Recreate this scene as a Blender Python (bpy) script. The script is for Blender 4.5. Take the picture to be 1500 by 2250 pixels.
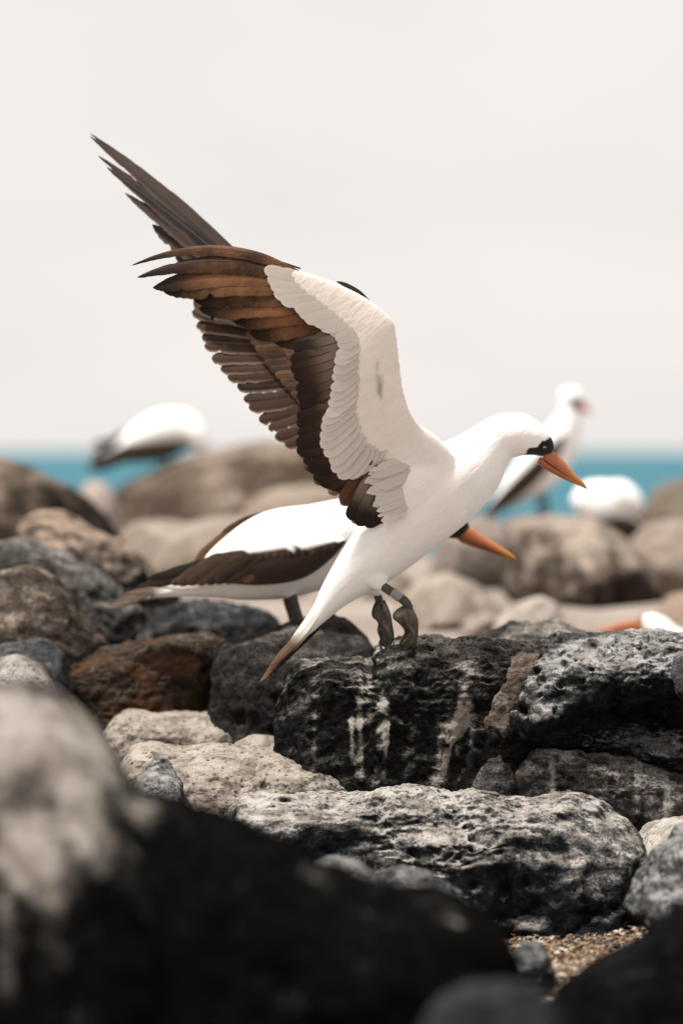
import bpy, bmesh, math, random
import numpy as np
from mathutils import Vector

random.seed(7)
SC = bpy.context.scene
COL = SC.collection
for _o in list(bpy.data.objects):
    bpy.data.objects.remove(_o)

# ------------------------------------------------------------------ camera
S = 0.95e-3            # metres per photo pixel at the focus distance
D = 6.0                # focus distance (plane of the landing bird)
H = 0.95               # camera height
HORIZON = 992.0
PITCH = math.atan((1125 - HORIZON) * S / D)
cam = bpy.data.cameras.new('camera')
cam.sensor_fit = 'VERTICAL'; cam.sensor_height = 36.0; cam.sensor_width = 24.0
cam.lens = 36.0 * D / (2250 * S)
cam.clip_start = 0.1; cam.clip_end = 60000
cam.dof.use_dof = True; cam.dof.focus_distance = 5.84; cam.dof.aperture_fstop = 1.55
cam.dof.aperture_blades = 0
camo = bpy.data.objects.new('camera', cam); COL.objects.link(camo)
camo.location = (0, 0, H); camo.rotation_euler = (math.pi / 2 - PITCH, 0, 0)
SC.camera = camo

# ------------------------------------------------------------------ sky + sun + exposure
SUN_DIR = Vector((-0.38, -0.10, 0.88)).normalized()      # towards the sun
elev = math.asin(SUN_DIR.z); azim = math.atan2(SUN_DIR.x, SUN_DIR.y)
w = bpy.data.worlds.new('World'); SC.world = w; w.use_nodes = True
nt = w.node_tree; nt.nodes.clear()
out = nt.nodes.new('ShaderNodeOutputWorld'); bg = nt.nodes.new('ShaderNodeBackground')
sky = nt.nodes.new('ShaderNodeTexSky'); sky.sky_type = 'NISHITA'; sky.sun_disc = False
sky.sun_elevation = elev; sky.sun_rotation = azim; sky.dust_density = 4.0; sky.air_density = 1.0
tc = nt.nodes.new('ShaderNodeTexCoord')
mp = nt.nodes.new('ShaderNodeMapping'); mp.inputs['Scale'].default_value = (1, 1, 3.0)
nz = nt.nodes.new('ShaderNodeTexNoise'); nz.inputs['Scale'].default_value = 5.0; nz.inputs['Detail'].default_value = 3
cr = nt.nodes.new('ShaderNodeValToRGB')
cr.color_ramp.elements[0].position = 0.35; cr.color_ramp.elements[0].color = (8.05, 7.72, 7.42, 1)
cr.color_ramp.elements[1].position = 0.68; cr.color_ramp.elements[1].color = (8.95, 8.40, 8.05, 1)
mx = nt.nodes.new('ShaderNodeMix'); mx.data_type = 'RGBA'; mx.inputs[0].default_value = 0.90
nt.links.new(tc.outputs['Generated'], mp.inputs['Vector']); nt.links.new(mp.outputs['Vector'], nz.inputs['Vector'])
nt.links.new(nz.outputs['Fac'], cr.inputs['Fac'])
nt.links.new(sky.outputs['Color'], mx.inputs[6]); nt.links.new(cr.outputs['Color'], mx.inputs[7])
nt.links.new(mx.outputs[2], bg.inputs['Color']); bg.inputs['Strength'].default_value = 0.085
nt.links.new(bg.outputs['Background'], out.inputs['Surface'])
sl = bpy.data.lights.new('sun', 'SUN'); sl.energy = 4.8; sl.angle = math.radians(7); sl.color = (1.0, 0.955, 0.89)
so = bpy.data.objects.new('sun', sl); COL.objects.link(so)
so.rotation_euler = (-SUN_DIR).to_track_quat('-Z', 'Y').to_euler(); so.location = (-6, 5, 12)
SC.view_settings.view_transform = 'Standard'; SC.view_settings.look = 'None'
SC.view_settings.exposure = 0.42; SC.view_settings.gamma = 1.0

# ------------------------------------------------------------------ pixel <-> world
cP, sP = math.cos(PITCH), math.sin(PITCH)
def ray(px, py):
    u = (px - 750) * S / D; v = (1125 - py) * S / D
    # camera basis: right=(1,0,0), fwd=(0,cP,-sP), up=(0,sP,cP)
    return np.array([u, cP + v * sP, -sP + v * cP])
def W(px, py, y):
    r = ray(px, py); k = y / r[1]
    return np.array([r[0] * k, y, H + r[2] * k])
def to_px(P):
    P = np.asarray(P); x, y, z = P[..., 0], P[..., 1], P[..., 2] - H
    f = y * cP - z * sP; u = y * sP + z * cP
    return 750 + x / f * D / S, 1125 - u / f * D / S
def mpp(y):                   # metres per pixel at distance y
    return S * y / D

# ------------------------------------------------------------------ noise (numpy)
def _hash(ix, iy, iz, seed):
    h = (ix.astype(np.uint32) * np.uint32(374761393) + iy.astype(np.uint32) * np.uint32(668265263)
         + iz.astype(np.uint32) * np.uint32(2147483647 - 60493) + np.uint32(seed * 7919 + 13))
    h = (h ^ (h >> np.uint32(13))) * np.uint32(1274126177)
    h = (h ^ (h >> np.uint32(16))) * np.uint32(2246822519)
    return h ^ (h >> np.uint32(15))
def vnoise(p, seed=0):
    f = np.floor(p); t = p - f; i = f.astype(np.int64)
    t = t * t * t * (t * (t * 6 - 15) + 10)
    r = 0
    for dx in (0, 1):
        wx = t[:, 0] if dx else 1 - t[:, 0]
        for dy in (0, 1):
            wy = t[:, 1] if dy else 1 - t[:, 1]
            for dz in (0, 1):
                wz = t[:, 2] if dz else 1 - t[:, 2]
                r = r + wx * wy * wz * (_hash(i[:, 0] + dx, i[:, 1] + dy, i[:, 2] + dz, seed) / 4294967295.0)
    return r * 2 - 1
def fbm(p, oct=4, seed=0, gain=0.5):
    a, s, r = 1.0, 0.0, np.zeros(len(p))
    for k in range(oct):
        r += a * vnoise(p * (2.03 ** k) + 17.3 * k, seed + k); s += a; a *= gain
    return r / s
def ridged(p, oct=4, seed=0):
    a, s, r = 1.0, 0.0, np.zeros(len(p))
    for k in range(oct):
        r += a * (1 - np.abs(vnoise(p * (2.1 ** k) + 9.1 * k, seed + k)) * 2); s += a; a *= 0.5
    return r / s
def worley(p, seed=0):
    f = np.floor(p).astype(np.int64); best = np.full(len(p), 9.0); rnd = np.zeros(len(p))
    for dx in (-1, 0, 1):
        for dy in (-1, 0, 1):
            for dz in (-1, 0, 1):
                c = f + np.array([dx, dy, dz])
                a = [_hash(c[:, 0], c[:, 1], c[:, 2], seed + k) / 4294967295.0 for k in range(4)]
                d = np.sqrt((c[:, 0] + a[0] - p[:, 0]) ** 2 + (c[:, 1] + a[1] - p[:, 1]) ** 2 + (c[:, 2] + a[2] - p[:, 2]) ** 2)
                m = d < best; best = np.where(m, d, best); rnd = np.where(m, a[3], rnd)
    return best, rnd
def sstep(a, b, x):
    t = np.clip((x - a) / (b - a), 0, 1); return t * t * (3 - 2 * t)

# ------------------------------------------------------------------ mesh helpers
def mesh_np(name, V, F, smooth=True):
    me = bpy.data.meshes.new(name)
    F = np.asarray(F); n = F.shape[1]
    me.vertices.add(len(V)); me.vertices.foreach_set('co', np.asarray(V, dtype=np.float32).ravel())
    me.loops.add(F.size); me.loops.foreach_set('vertex_index', F.astype(np.int32).ravel())
    me.polygons.add(len(F)); me.polygons.foreach_set('loop_start', np.arange(0, F.size, n, dtype=np.int32))
    me.polygons.foreach_set('loop_total', np.full(len(F), n, dtype=np.int32))
    me.update(calc_edges=True)
    if smooth: me.polygons.foreach_set('use_smooth', np.ones(len(F), dtype=bool))
    return me
def link(name, me, mat=None, parent=None, loc=None):
    o = bpy.data.objects.new(name, me); COL.objects.link(o)
    if mat and me: me.materials.append(mat)
    if loc is not None: o.location = loc
    if parent: o.parent = parent
    return o
def tag(o, label=None, cat=None, group=None, kind=None):
    if label: o['label'] = label
    if cat: o['category'] = cat
    if group: o['group'] = group
    if kind: o['kind'] = kind
    return o
_ico = {}
def ico(level):
    if level not in _ico:
        bm = bmesh.new(); bmesh.ops.create_icosphere(bm, subdivisions=level, radius=1)
        V = np.array([v.co[:] for v in bm.verts]); F = np.array([[v.index for v in f.verts] for f in bm.faces]); bm.free()
        V /= np.linalg.norm(V, axis=1)[:, None]
        _ico[level] = (V, F)
    return _ico[level]
def vnormals(V, F):
    a, b, c = V[F[:, 0]], V[F[:, 1]], V[F[:, 2]]
    n = np.cross(b - a, c - a); N = np.zeros_like(V)
    for k in range(3):
        for ax in range(3): N[:, ax] += np.bincount(F[:, k], n[:, ax], len(V))
    return N / (np.linalg.norm(N, axis=1)[:, None] + 1e-12)

# ------------------------------------------------------------------ node helpers
def new_mat(name):
    m = bpy.data.materials.new(name); m.use_nodes = True; t = m.node_tree; t.nodes.clear()
    o = t.nodes.new('ShaderNodeOutputMaterial'); b = t.nodes.new('ShaderNodeBsdfPrincipled')
    t.links.new(b.outputs[0], o.inputs[0]); return m, t, b, o
def N(t, kind, **kw):
    n = t.nodes.new(kind)
    for k, v in kw.items():
        if hasattr(n, k): setattr(n, k, v)
        else: n.inputs[k].default_value = v
    return n
def math_n(t, op, a, b=None, clamp=False):
    n = t.nodes.new('ShaderNodeMath'); n.operation = op; n.use_clamp = clamp
    for i, x in enumerate((a, b)):
        if x is None: continue
        if isinstance(x, (int, float)): n.inputs[i].default_value = x
        else: t.links.new(x, n.inputs[i])
    return n.outputs[0]
def mixc(t, fac, a, b):
    n = t.nodes.new('ShaderNodeMix'); n.data_type = 'RGBA'
    for s, x in ((0, fac), (6, a), (7, b)):
        if isinstance(x, (int, float)): n.inputs[s].default_value = x
        elif isinstance(x, tuple): n.inputs[s].default_value = (*x, 1)
        else: t.links.new(x, n.inputs[s])
    return n.outputs[2]
def noise_n(t, vec, scale, detail=5, rough=0.55, dist=0.0):
    n = t.nodes.new('ShaderNodeTexNoise'); n.inputs['Scale'].default_value = scale
    n.inputs['Detail'].default_value = detail; n.inputs['Roughness'].default_value = rough
    n.inputs['Distortion'].default_value = dist
    t.links.new(vec, n.inputs['Vector']); return n.outputs['Fac']
def maprange(t, x, a, b, c=0.0, d=1.0):
    n = t.nodes.new('ShaderNodeMapRange'); n.interpolation_type = 'SMOOTHSTEP'
    t.links.new(x, n.inputs[0])
    for i, v in enumerate((a, b, c, d)): n.inputs[1 + i].default_value = v
    return n.outputs[0]
def scaled(t, vec, s, off=(0, 0, 0)):
    n = t.nodes.new('ShaderNodeMapping'); n.inputs['Scale'].default_value = s; n.inputs['Location'].default_value = off
    t.links.new(vec, n.inputs['Vector']); return n.outputs[0]

# ------------------------------------------------------------------ rock material
_rm = [0]
def rock_mat(dark, light, cover=0.5, top=0.5, streak=0.0, tint=None, tintamt=0.0, specks=0.5, fine=1.0, dark2=None, bump=0.9, spec=0.03):
    """weathered basalt (dark) with dried guano and lichen (light); cover = how much of it is light; top = guano and painted sunlight on upward faces"""
    _rm[0] += 1; i = _rm[0]
    m, t, b, o = new_mat('basalt_%d' % i)
    tcn = t.nodes.new('ShaderNodeTexCoord'); off = (i * 3.17, i * 1.91, i * 0.77)
    v = scaled(t, tcn.outputs['Object'], (1, 1, 1), off)
    geo = t.nodes.new('ShaderNodeNewGeometry'); sx = t.nodes.new('ShaderNodeSeparateXYZ'); t.links.new(geo.outputs['Normal'], sx.inputs[0])
    n1 = noise_n(t, v, 5.0, 6, 0.6, 0.4)
    n2 = noise_n(t, scaled(t, v, (1, 1, 1.6)), 46.0 * fine, 7, 0.75, 0.6)
    n3 = noise_n(t, scaled(t, v, (1, 1, 1.5)), 170.0 * fine, 4, 0.7, 0.4)
    n4 = noise_n(t, scaled(t, v, (1, 1, 1), (9, 4, 2)), 15.0, 7, 0.7, 0.8)
    st = noise_n(t, scaled(t, v, (15, 15, 1.0)), 1.0, 5, 0.6, 0.35)
    e = math_n(t, 'MULTIPLY', n1, 0.50)
    e = math_n(t, 'ADD', e, math_n(t, 'MULTIPLY', n2, 0.75))
    e = math_n(t, 'ADD', e, math_n(t, 'MULTIPLY', n4, 0.42))
    e = math_n(t, 'ADD', e, math_n(t, 'MULTIPLY', math_n(t, 'SUBTRACT', n3, 0.5), 0.85))
    e = math_n(t, 'ADD', e, math_n(t, 'MULTIPLY', sx.outputs['Z'], top * 0.36))  # upward faces paler: guano and painted-in sunlight together
    if streak > 0:
        e = math_n(t, 'ADD', e, math_n(t, 'MULTIPLY', math_n(t, 'SUBTRACT', st, 0.5), 1.9 * streak))
    sa = t.nodes.new('ShaderNodeAttribute'); sa.attribute_name = 'stain_sunlit'
    e = math_n(t, 'ADD', e, math_n(t, 'MULTIPLY', sa.outputs['Fac'], 0.5))
    thr = 0.855 + 0.75 * (0.5 - cover)
    m1 = maprange(t, e, thr - 0.26, thr + 0.04)
    m2 = maprange(t, e, thr - 0.04, thr + 0.26)
    if dark2 is None: dark2 = tuple(x * 2.3 + 0.008 for x in dark)
    dc = mixc(t, maprange(t, n2, 0.42, 0.66), dark, dark2)
    if tint is not None:
        n5 = noise_n(t, scaled(t, v, (1, 1, 1), (2, 7, 5)), 11.0, 5, 0.65, 0.5)
        dc = mixc(t, math_n(t, 'MULTIPLY', maprange(t, n5, 0.60 - 0.25 * tintamt, 0.72 - 0.18 * tintamt), min(1.0, tintamt)), dc, tint)
    l2 = tuple(x * y for x, y in zip(light, (0.56, 0.53, 0.50)))
    mid = tuple(0.20 * x + 0.6 * d_ for x, d_ in zip(light, dark2))
    lc = mixc(t, maprange(t, n4, 0.38, 0.60), l2, light)
    lc = mixc(t, math_n(t, 'MULTIPLY', maprange(t, n3, 0.56, 0.70), 0.5 * specks), lc, dark2)
    c = mixc(t, m2, mixc(t, math_n(t, 'MULTIPLY', m1, 0.75), dc, mid), lc)
    vor = t.nodes.new('ShaderNodeTexVoronoi'); vor.inputs['Scale'].default_value = 55 * fine; t.links.new(v, vor.inputs['Vector'])
    pit = maprange(t, vor.outputs['Distance'], 0.10, 0.30)
    c = mixc(t, math_n(t, 'MULTIPLY', math_n(t, 'SUBTRACT', 1.0, pit), specks * 0.8), c, dark)
    t.links.new(c, b.inputs['Base Color'])
    b.inputs['Roughness'].default_value = 0.85; b.inputs['Specular IOR Level'].default_value = spec
    hgt = math_n(t, 'ADD', math_n(t, 'MULTIPLY', n2, 1.0), math_n(t, 'MULTIPLY', n3, 0.45))
    hgt = math_n(t, 'ADD', hgt, math_n(t, 'MULTIPLY', pit, 0.30))
    bp = t.nodes.new('ShaderNodeBump'); bp.inputs['Strength'].default_value = bump; bp.inputs['Distance'].default_value = 0.018 / fine
    t.links.new(hgt, bp.inputs['Height']); t.links.new(bp.outputs[0], b.inputs['Normal'])
    return m

BLK = (0.012, 0.012, 0.013); CHAR = (0.022, 0.023, 0.026); BRN = (0.040, 0.028, 0.021); TAN = (0.17, 0.125, 0.092)
GUA = (0.60, 0.555, 0.50); CREAM = (0.66, 0.56, 0.46); BLUEG = (0.36, 0.385, 0.40); PINK = (0.55, 0.44, 0.36)

# ------------------------------------------------------------------ ground and sea
def ground_z(y):
    return np.interp(y, [0, 5.72, 6.0, 6.6, 8.0, 9.5, 12.5, 14.0, 18, 40, 80], [0, 0, 0.06, 0.20, 0.36, 0.44, 0.50, 0.35, -0.6, -3.2, -6.0])
xs = np.concatenate([np.linspace(-400, -12, 14), np.linspace(-8, 8, 130), np.linspace(12, 400, 14)])
ys = np.concatenate([np.linspace(-120, -4, 10), np.linspace(-2, 16, 150), np.linspace(17, 80, 20)])
X, Y = np.meshgrid(xs, ys)
P0 = np.stack([X.ravel(), Y.ravel(), np.zeros(X.size)], 1)
Z = ground_z(P0[:, 1]) + 0.035 * fbm(P0 * 1.7, 4, 3) + 0.008 * fbm(P0 * 9, 3, 5)
P0[:, 2] = Z
nx, ny = len(xs), len(ys)
idx = np.arange(nx * ny).reshape(ny, nx)
Fg = np.stack([idx[:-1, :-1].ravel(), idx[:-1, 1:].ravel(), idx[1:, 1:].ravel(), idx[1:, :-1].ravel()], 1)
gm, t, b, o_ = new_mat('sandy_ground')
tcn = t.nodes.new('ShaderNodeTexCoord')
n1 = noise_n(t, tcn.outputs['Object'], 2.5, 6, 0.6); n2 = noise_n(t, tcn.outputs['Object'], 45, 5, 0.7)
c = mixc(t, maprange(t, n1, 0.35, 0.65), (0.23, 0.185, 0.155), (0.31, 0.262, 0.228))
c = mixc(t, maprange(t, n2, 0.5, 0.72), c, (0.22, 0.165, 0.12))
t.links.new(c, b.inputs['Base Color']); b.inputs['Roughness'].default_value = 0.95
bp = t.nodes.new('ShaderNodeBump'); bp.inputs['Strength'].default_value = 0.7; bp.inputs['Distance'].default_value = 0.02
t.links.new(n2, bp.inputs['Height']); t.links.new(bp.outputs[0], b.inputs['Normal'])
tag(link('ground', mesh_np('ground', P0, Fg), gm), 'pale sandy ground between the lava boulders', kind='structure')

sm, t, b, o_ = new_mat('sea_water')
tcn = t.nodes.new('ShaderNodeTexCoord')
n1 = noise_n(t, scaled(t, tcn.outputs['Object'], (0.05, 0.35, 1)), 1.0, 6, 0.6)
c = mixc(t, maprange(t, n1, 0.3, 0.7), (0.013, 0.098, 0.135), (0.020, 0.125, 0.165))
t.links.new(c, b.inputs['Base Color']); b.inputs['Roughness'].default_value = 0.55; b.inputs['Specular IOR Level'].default_value = 0.12
bp = t.nodes.new('ShaderNodeBump'); bp.inputs['Strength'].default_value = 0.6; bp.inputs['Distance'].default_value = 0.5
t.links.new(n1, bp.inputs['Height']); t.links.new(bp.outputs[0], b.inputs['Normal'])
SEA = -2.6
sea_v = [(-30000, 26, SEA), (30000, 26, SEA), (30000, 40000, SEA), (-30000, 40000, SEA)]
tag(link('sea', mesh_np('sea', np.array(sea_v), np.array([[0, 1, 2, 3]]), False), sm), 'calm teal sea reaching the horizon', kind='structure')

# ------------------------------------------------------------------ boulders
def poly_radius(poly, c, n=1440):
    th = np.linspace(-math.pi, math.pi, n, endpoint=False)
    d = np.stack([np.cos(th), np.sin(th)], 1); r = np.zeros(n)
    m = len(poly)
    for k in range(m):
        p = poly[k] - c; q = poly[(k + 1) % m] - c; e = q - p
        den = d[:, 0] * e[1] - d[:, 1] * e[0]
        den = np.where(np.abs(den) < 1e-12, 1e-12, den)
        tt = (p[0] * e[1] - p[1] * e[0]) / den
        uu = (p[0] * d[:, 1] - p[1] * d[:, 0]) / den
        ok = (tt > 0) & (uu >= -1e-6) & (uu <= 1 + 1e-6)
        r = np.where(ok, np.maximum(r, tt), r)
    r = np.where(r <= 0, np.mean(r[r > 0]), r)
    k = np.hanning(29); k /= k.sum()
    r = np.convolve(np.concatenate([r[-40:], r, r[:40]]), k, 'same')[40:-40]
    return th, r
GRP = 'lava boulders on the shore'
_seed = [100]
ROCKS = []
def rock(label, top, depth, thick, mat, lvl=6, n=2.6, lean=0.0, bottom=None, amp=0.05, rough=0.012, pits=0.0, pitscale=26,
         back=1.0, center=None, name='boulder', mod=None, cat='rock', stain_sunlit=(), facet=9, fcut=0.16):
    """top: outline in photo pixels, left to right over the top. bottom: the same along the underside, right to left;
    None = down to the ground it stands on."""
    _seed[0] += 11; sd = _seed[0]
    T = [W(x, y, depth) for x, y in top]
    poly = [(p[0], p[2]) for p in T]
    if bottom is None:
        zg = float(ground_z(depth)) - 0.045; xl, xr = poly[0][0], poly[-1][0]; wd = xr - xl
        zl, zr = poly[0][1], poly[-1][1]
        poly += [(xr + 0.01, zr * 0.5 + zg * 0.5), (xr - 0.06 * wd, zg), (xl + 0.06 * wd, zg), (xl - 0.01, zl * 0.5 + zg * 0.5)]
    else:
        poly += [(p[0], p[2]) for p in (W(x, y, depth) for x, y in bottom)]
    poly = np.array(poly)
    if center is not None:
        cc = W(center[0], center[1], depth); c = np.array([cc[0], cc[2]])
    else:
        x, z = poly[:, 0], poly[:, 1]; x2, z2 = np.roll(x, -1), np.roll(z, -1); cr_ = x * z2 - x2 * z
        A = cr_.sum() / 2; c = np.array([((x + x2) * cr_).sum() / (6 * A), ((z + z2) * cr_).sum() / (6 * A)])
    th, r = poly_radius(poly, c)
    Vd, F = ico(lvl)
    ang = np.arctan2(Vd[:, 2], Vd[:, 0]); rho = np.sqrt(Vd[:, 0] ** 2 + Vd[:, 2] ** 2); dy = Vd[:, 1]
    s = (np.abs(rho) ** n + np.abs(dy) ** n) ** (-1.0 / n)
    rr = np.interp(ang, np.concatenate([th, [math.pi]]), np.concatenate([r, r[:1]]))
    V = np.stack([c[0] + rr * rho * s * np.cos(ang), thick * dy * s * np.where(dy > 0, back, 1.0), c[1] + rr * rho * s * np.sin(ang)], 1)
    V[:, 1] += depth + lean * (V[:, 2] - c[1])
    size = float(np.sqrt(np.mean(r ** 2)))
    rf = np.random.RandomState(sd); ctr = np.array([c[0], depth, c[1]])
    for _ in range(facet):                      # broken planes on the front and top
        a_ = rf.uniform(-1.2, 1.2); b_ = rf.uniform(-0.5, 1.0)
        nf = np.array([math.sin(a_) * math.cos(b_), -math.cos(a_) * math.cos(b_), math.sin(b_)])
        pr = (V - ctr) @ nf; lim = pr.max() * (1 - rf.uniform(0.3, 1.0) * fcut); ex = np.maximum(pr - lim, 0)
        V = V - nf * (ex * 0.82)[:, None]
    sz = min(size, 0.30)
    Nn = vnormals(V, F)
    L = V / max(sz, 0.05)
    d = amp * sz * (fbm(L * 1.4, 3, sd) * 1.5 + 0.75 * ridged(L * 2.1, 3, sd + 5) - 0.25)
    edge = 1 - 0.55 * sstep(0.75, 1.0, rho)
    V = V + Nn * (d * edge)[:, None]
    if mod is not None: V = mod(V, Nn)
    if lvl >= 6:
        Nn = vnormals(V, F)
        d2 = rough * (0.9 * fbm(V * 9, 3, sd + 9) + 0.5 * ridged(V * 17, 3, sd + 11) + 0.42 * fbm(V * 34, 3, sd + 13, 0.6) + 0.22 * ridged(V * 75, 3, sd + 17) - 0.25)
        if pits > 0:
            q = V + 0.012 * np.stack([fbm(V * 20, 2, sd + 31), fbm(V * 20, 2, sd + 32), fbm(V * 20, 2, sd + 33)], 1)
            f1, rn = worley(q * pitscale, sd + 40); f2, rn2 = worley(q * pitscale * 2.3, sd + 47)
            area = sstep(-0.15, 0.35, fbm(V * 7, 3, sd + 60))
            d2 = d2 - pits * (np.where(rn > 0.80, 1, 0.0) * (1 - sstep(0.18, 0.40, f1)) + 0.5 * np.where(rn2 > 0.68, 1, 0.0) * (1 - sstep(0.2, 0.45, f2))) * (0.15 + 0.85 * area)
        V = V + Nn * d2[:, None]
    org = np.array([c[0], depth, V[:, 2].min()])
    me = mesh_np(name, V - org, F)
    if stain_sunlit:
        px, py = to_px(V); g = np.zeros(len(V)); wob = 9 * fbm(V * 25, 3, sd + 70)
        for x0, y0, x1, y1, hw, val in stain_sunlit:      # pale run, guano and painted sunlight alike, from (x0,y0) to (x1,y1), half width hw
            dx, dy_ = x1 - x0, y1 - y0; L2 = dx * dx + dy_ * dy_ + 1e-6
            tt = np.clip(((px - x0) * dx + (py - y0) * dy_) / L2, 0, 1)
            dist = np.hypot(px - x0 - tt * dx, py - y0 - tt * dy_) + wob * min(1, hw / 12.0)
            g += val * sstep(hw * (1.5 if hw < 25 else 2.3), hw * (0.5 if hw < 25 else 0.0), dist)
        g *= (V[:, 1] < depth + 0.6 * thick)
        at = me.attributes.new('stain_sunlit', 'FLOAT', 'POINT'); at.data.foreach_set('value', g.astype(np.float32))
    o = link(name, me, mat, None, tuple(org))
    tag(o, label, cat, GRP); ROCKS.append((o, V)); return o

# --- close, out of focus
rock('large blurred foreground boulder, cream guano on its left, black slope running right',
     [(-240, 1640), (-150, 1545), (-60, 1506), (60, 1504), (130, 1520), (182, 1560), (222, 1612), (246, 1692), (285, 1742), (335, 1760), (400, 1775), (500, 1806), (580, 1842), (680, 1900), (790, 1942), (900, 1968), (1000, 1982), (1075, 2020), (1125, 2080), (1150, 2150), (1165, 2260)],
     3.9, 0.24, rock_mat((0.0045, 0.0044, 0.0044), (0.50, 0.455, 0.41), -0.22, 0.45, 0.75, dark2=(0.010, 0.0097, 0.0093), specks=0.3, spec=0.0), 6, 2.6, 0.05, amp=0.05, rough=0.012, center=(480, 2330), facet=5, fcut=0.1,
     stain_sunlit=[(-60, 1570, 165, 1585, 75, 1.2), (30, 1640, 50, 1880, 75, 1.0), (60, 1860, 90, 2060, 50, 0.5), (40, 1950, 120, 2250, 110, 0.55), (200, 1750, 260, 1900, 80, 0.4), (10, 2000, 10, 2230, 24, 0.6), (180, 1640, 200, 1820, 40, 0.95), (250, 1700, 320, 1800, 26, 0.65), (120, 1990, 140, 2130, 16, 0.6), (200, 1830, 215, 1930, 18, 0.5), (330, 1770, 420, 1800, 12, 0.35),
            (985, 2005, 1005, 2030, 12, 0.55), (910, 2080, 915, 2120, 9, 0.5), (365, 2110, 370, 2135, 10, 0.5), (640, 1900, 700, 1925, 14, 0.3), (560, 1980, 600, 2010, 20, 0.25), (760, 2100, 800, 2130, 18, 0.25)])
rock('blurred black boulder in the bottom right corner with a humped top',
     [(1200, 2250), (1225, 2185), (1275, 2135), (1335, 2108), (1400, 2090), (1445, 2045), (1500, 2008), (1600, 1995), (1680, 2060), (1700, 2200)],
     4.3, 0.18, rock_mat((0.005, 0.005, 0.0053), (0.07, 0.07, 0.073), 0.0, 0.8, dark2=(0.010, 0.010, 0.0105), spec=0.0), 6, 2.4, 0.1, amp=0.04, rough=0.010)
rock('small blurred grey stone at the bottom edge in front of the gravel',
     [(900, 2300), (960, 2215), (1020, 2180), (1100, 2165), (1170, 2172), (1230, 2215), (1290, 2300)],
     3.3, 0.12, rock_mat((0.006, 0.006, 0.0065), (0.075, 0.082, 0.09), 0.24, 0.9, dark2=(0.012, 0.0125, 0.0135), spec=0.0), 5, 2.3, 0.15)

# --- the boulders in focus
def ledges(V, Nn):      # a shelf half way down the face, a black hollowed left end, a rounded right shoulder
    px, py = to_px(V); f = V[:, 1] < 5.82; V = V.copy()
    sh = sstep(850, 930, px) * sstep(1130, 1050, px) * sstep(1825, 1850, py + 6 * np.sin(px / 30.0))
    V[:, 1] -= 0.055 * sh * f
    sh2 = sstep(640, 560, px) * sstep(1765, 1800, py); V[:, 1] -= 0.02 * sh2 * f
    gr = np.exp(-((px - 900 - 0.25 * (py - 1850)) / 10.0) ** 2) * sstep(1850, 1880, py); V[:, 1] += 0.03 * gr * f
    sl_ = sstep(1060, 1250, px) * sstep(1780, 1990, py); V[:, 1] -= 0.05 * sl_ * f
    return V
R_slab = rock('long flat boulder in front, pale grey top and pitted black face, above the gravel',
     [(495, 1800), (515, 1768), (560, 1757), (640, 1756), (700, 1750), (800, 1750), (900, 1743), (980, 1748), (1050, 1737), (1120, 1750), (1200, 1750), (1270, 1741), (1330, 1765), (1375, 1805), (1425, 1845), (1442, 1880), (1425, 1930)],
     5.75, 0.17, rock_mat((0.005, 0.0053, 0.006), (0.60, 0.56, 0.52), -0.20, 2.2, 0.10, dark2=(0.017, 0.020, 0.023), tint=(0.055, 0.067, 0.077), tintamt=0.30, specks=0.8), 7, 2.9, 0.34,
     [(1400, 1985), (1350, 2055), (1240, 2095), (1050, 2110), (850, 2100), (680, 2050), (560, 1930)], amp=0.07, rough=0.014, pits=0.014, center=(970, 1900), mod=ledges, facet=0)  # pale top is guano with sunlight painted into it
rock('low grey stone peeping over the black foreground slope, left of its twin',
     [(650, 1970), (690, 1900), (735, 1890), (790, 1902), (830, 1928), (860, 2000)], 5.0, 0.10, rock_mat(BLK, (0.34, 0.335, 0.33), 0.05, 1.4), 5, 2.3, 0.4)
rock('low grey stone peeping over the black foreground slope, right of its twin',
     [(790, 1990), (830, 1926), (890, 1918), (950, 1930), (1000, 1955), (1040, 1985), (1070, 2040)], 5.05, 0.10, rock_mat(BLK, (0.40, 0.39, 0.38), 0.05, 1.4), 6, 2.3, 0.4)
rock('light grey boulder cut by the right edge, leaning against the long flat boulder',
     [(1375, 2000), (1388, 1965), (1405, 1930), (1445, 1880), (1500, 1832), (1570, 1810), (1660, 1850), (1680, 1950)], 5.28, 0.17,
     rock_mat(BLK, (0.42, 0.42, 0.415), 0.22, 1.4, tint=(0.11, 0.12, 0.13), tintamt=0.5), 6, 2.6, 0.50, [(1650, 2030), (1520, 2070), (1430, 2040)], amp=0.05, rough=0.014, pits=0.006)
rock('cream topped stone at the right edge between two bigger grey boulders',
     [(1395, 1860), (1420, 1822), (1460, 1803), (1520, 1796), (1600, 1810), (1640, 1870)], 5.7, 0.12, rock_mat(CHAR, GUA, 0.55, 1.0), 6, 2.3, 0.4, amp=0.05)
rock('small blue grey stone half buried at the left of the gravel patch',
     [(1110, 2140), (1130, 2095), (1155, 2075), (1185, 2080), (1205, 2105), (1215, 2140)], 5.0, 0.05, rock_mat(BLK, (0.26, 0.265, 0.27), 0.35, 0.8), 6, 2.3, 0.2)

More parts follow.
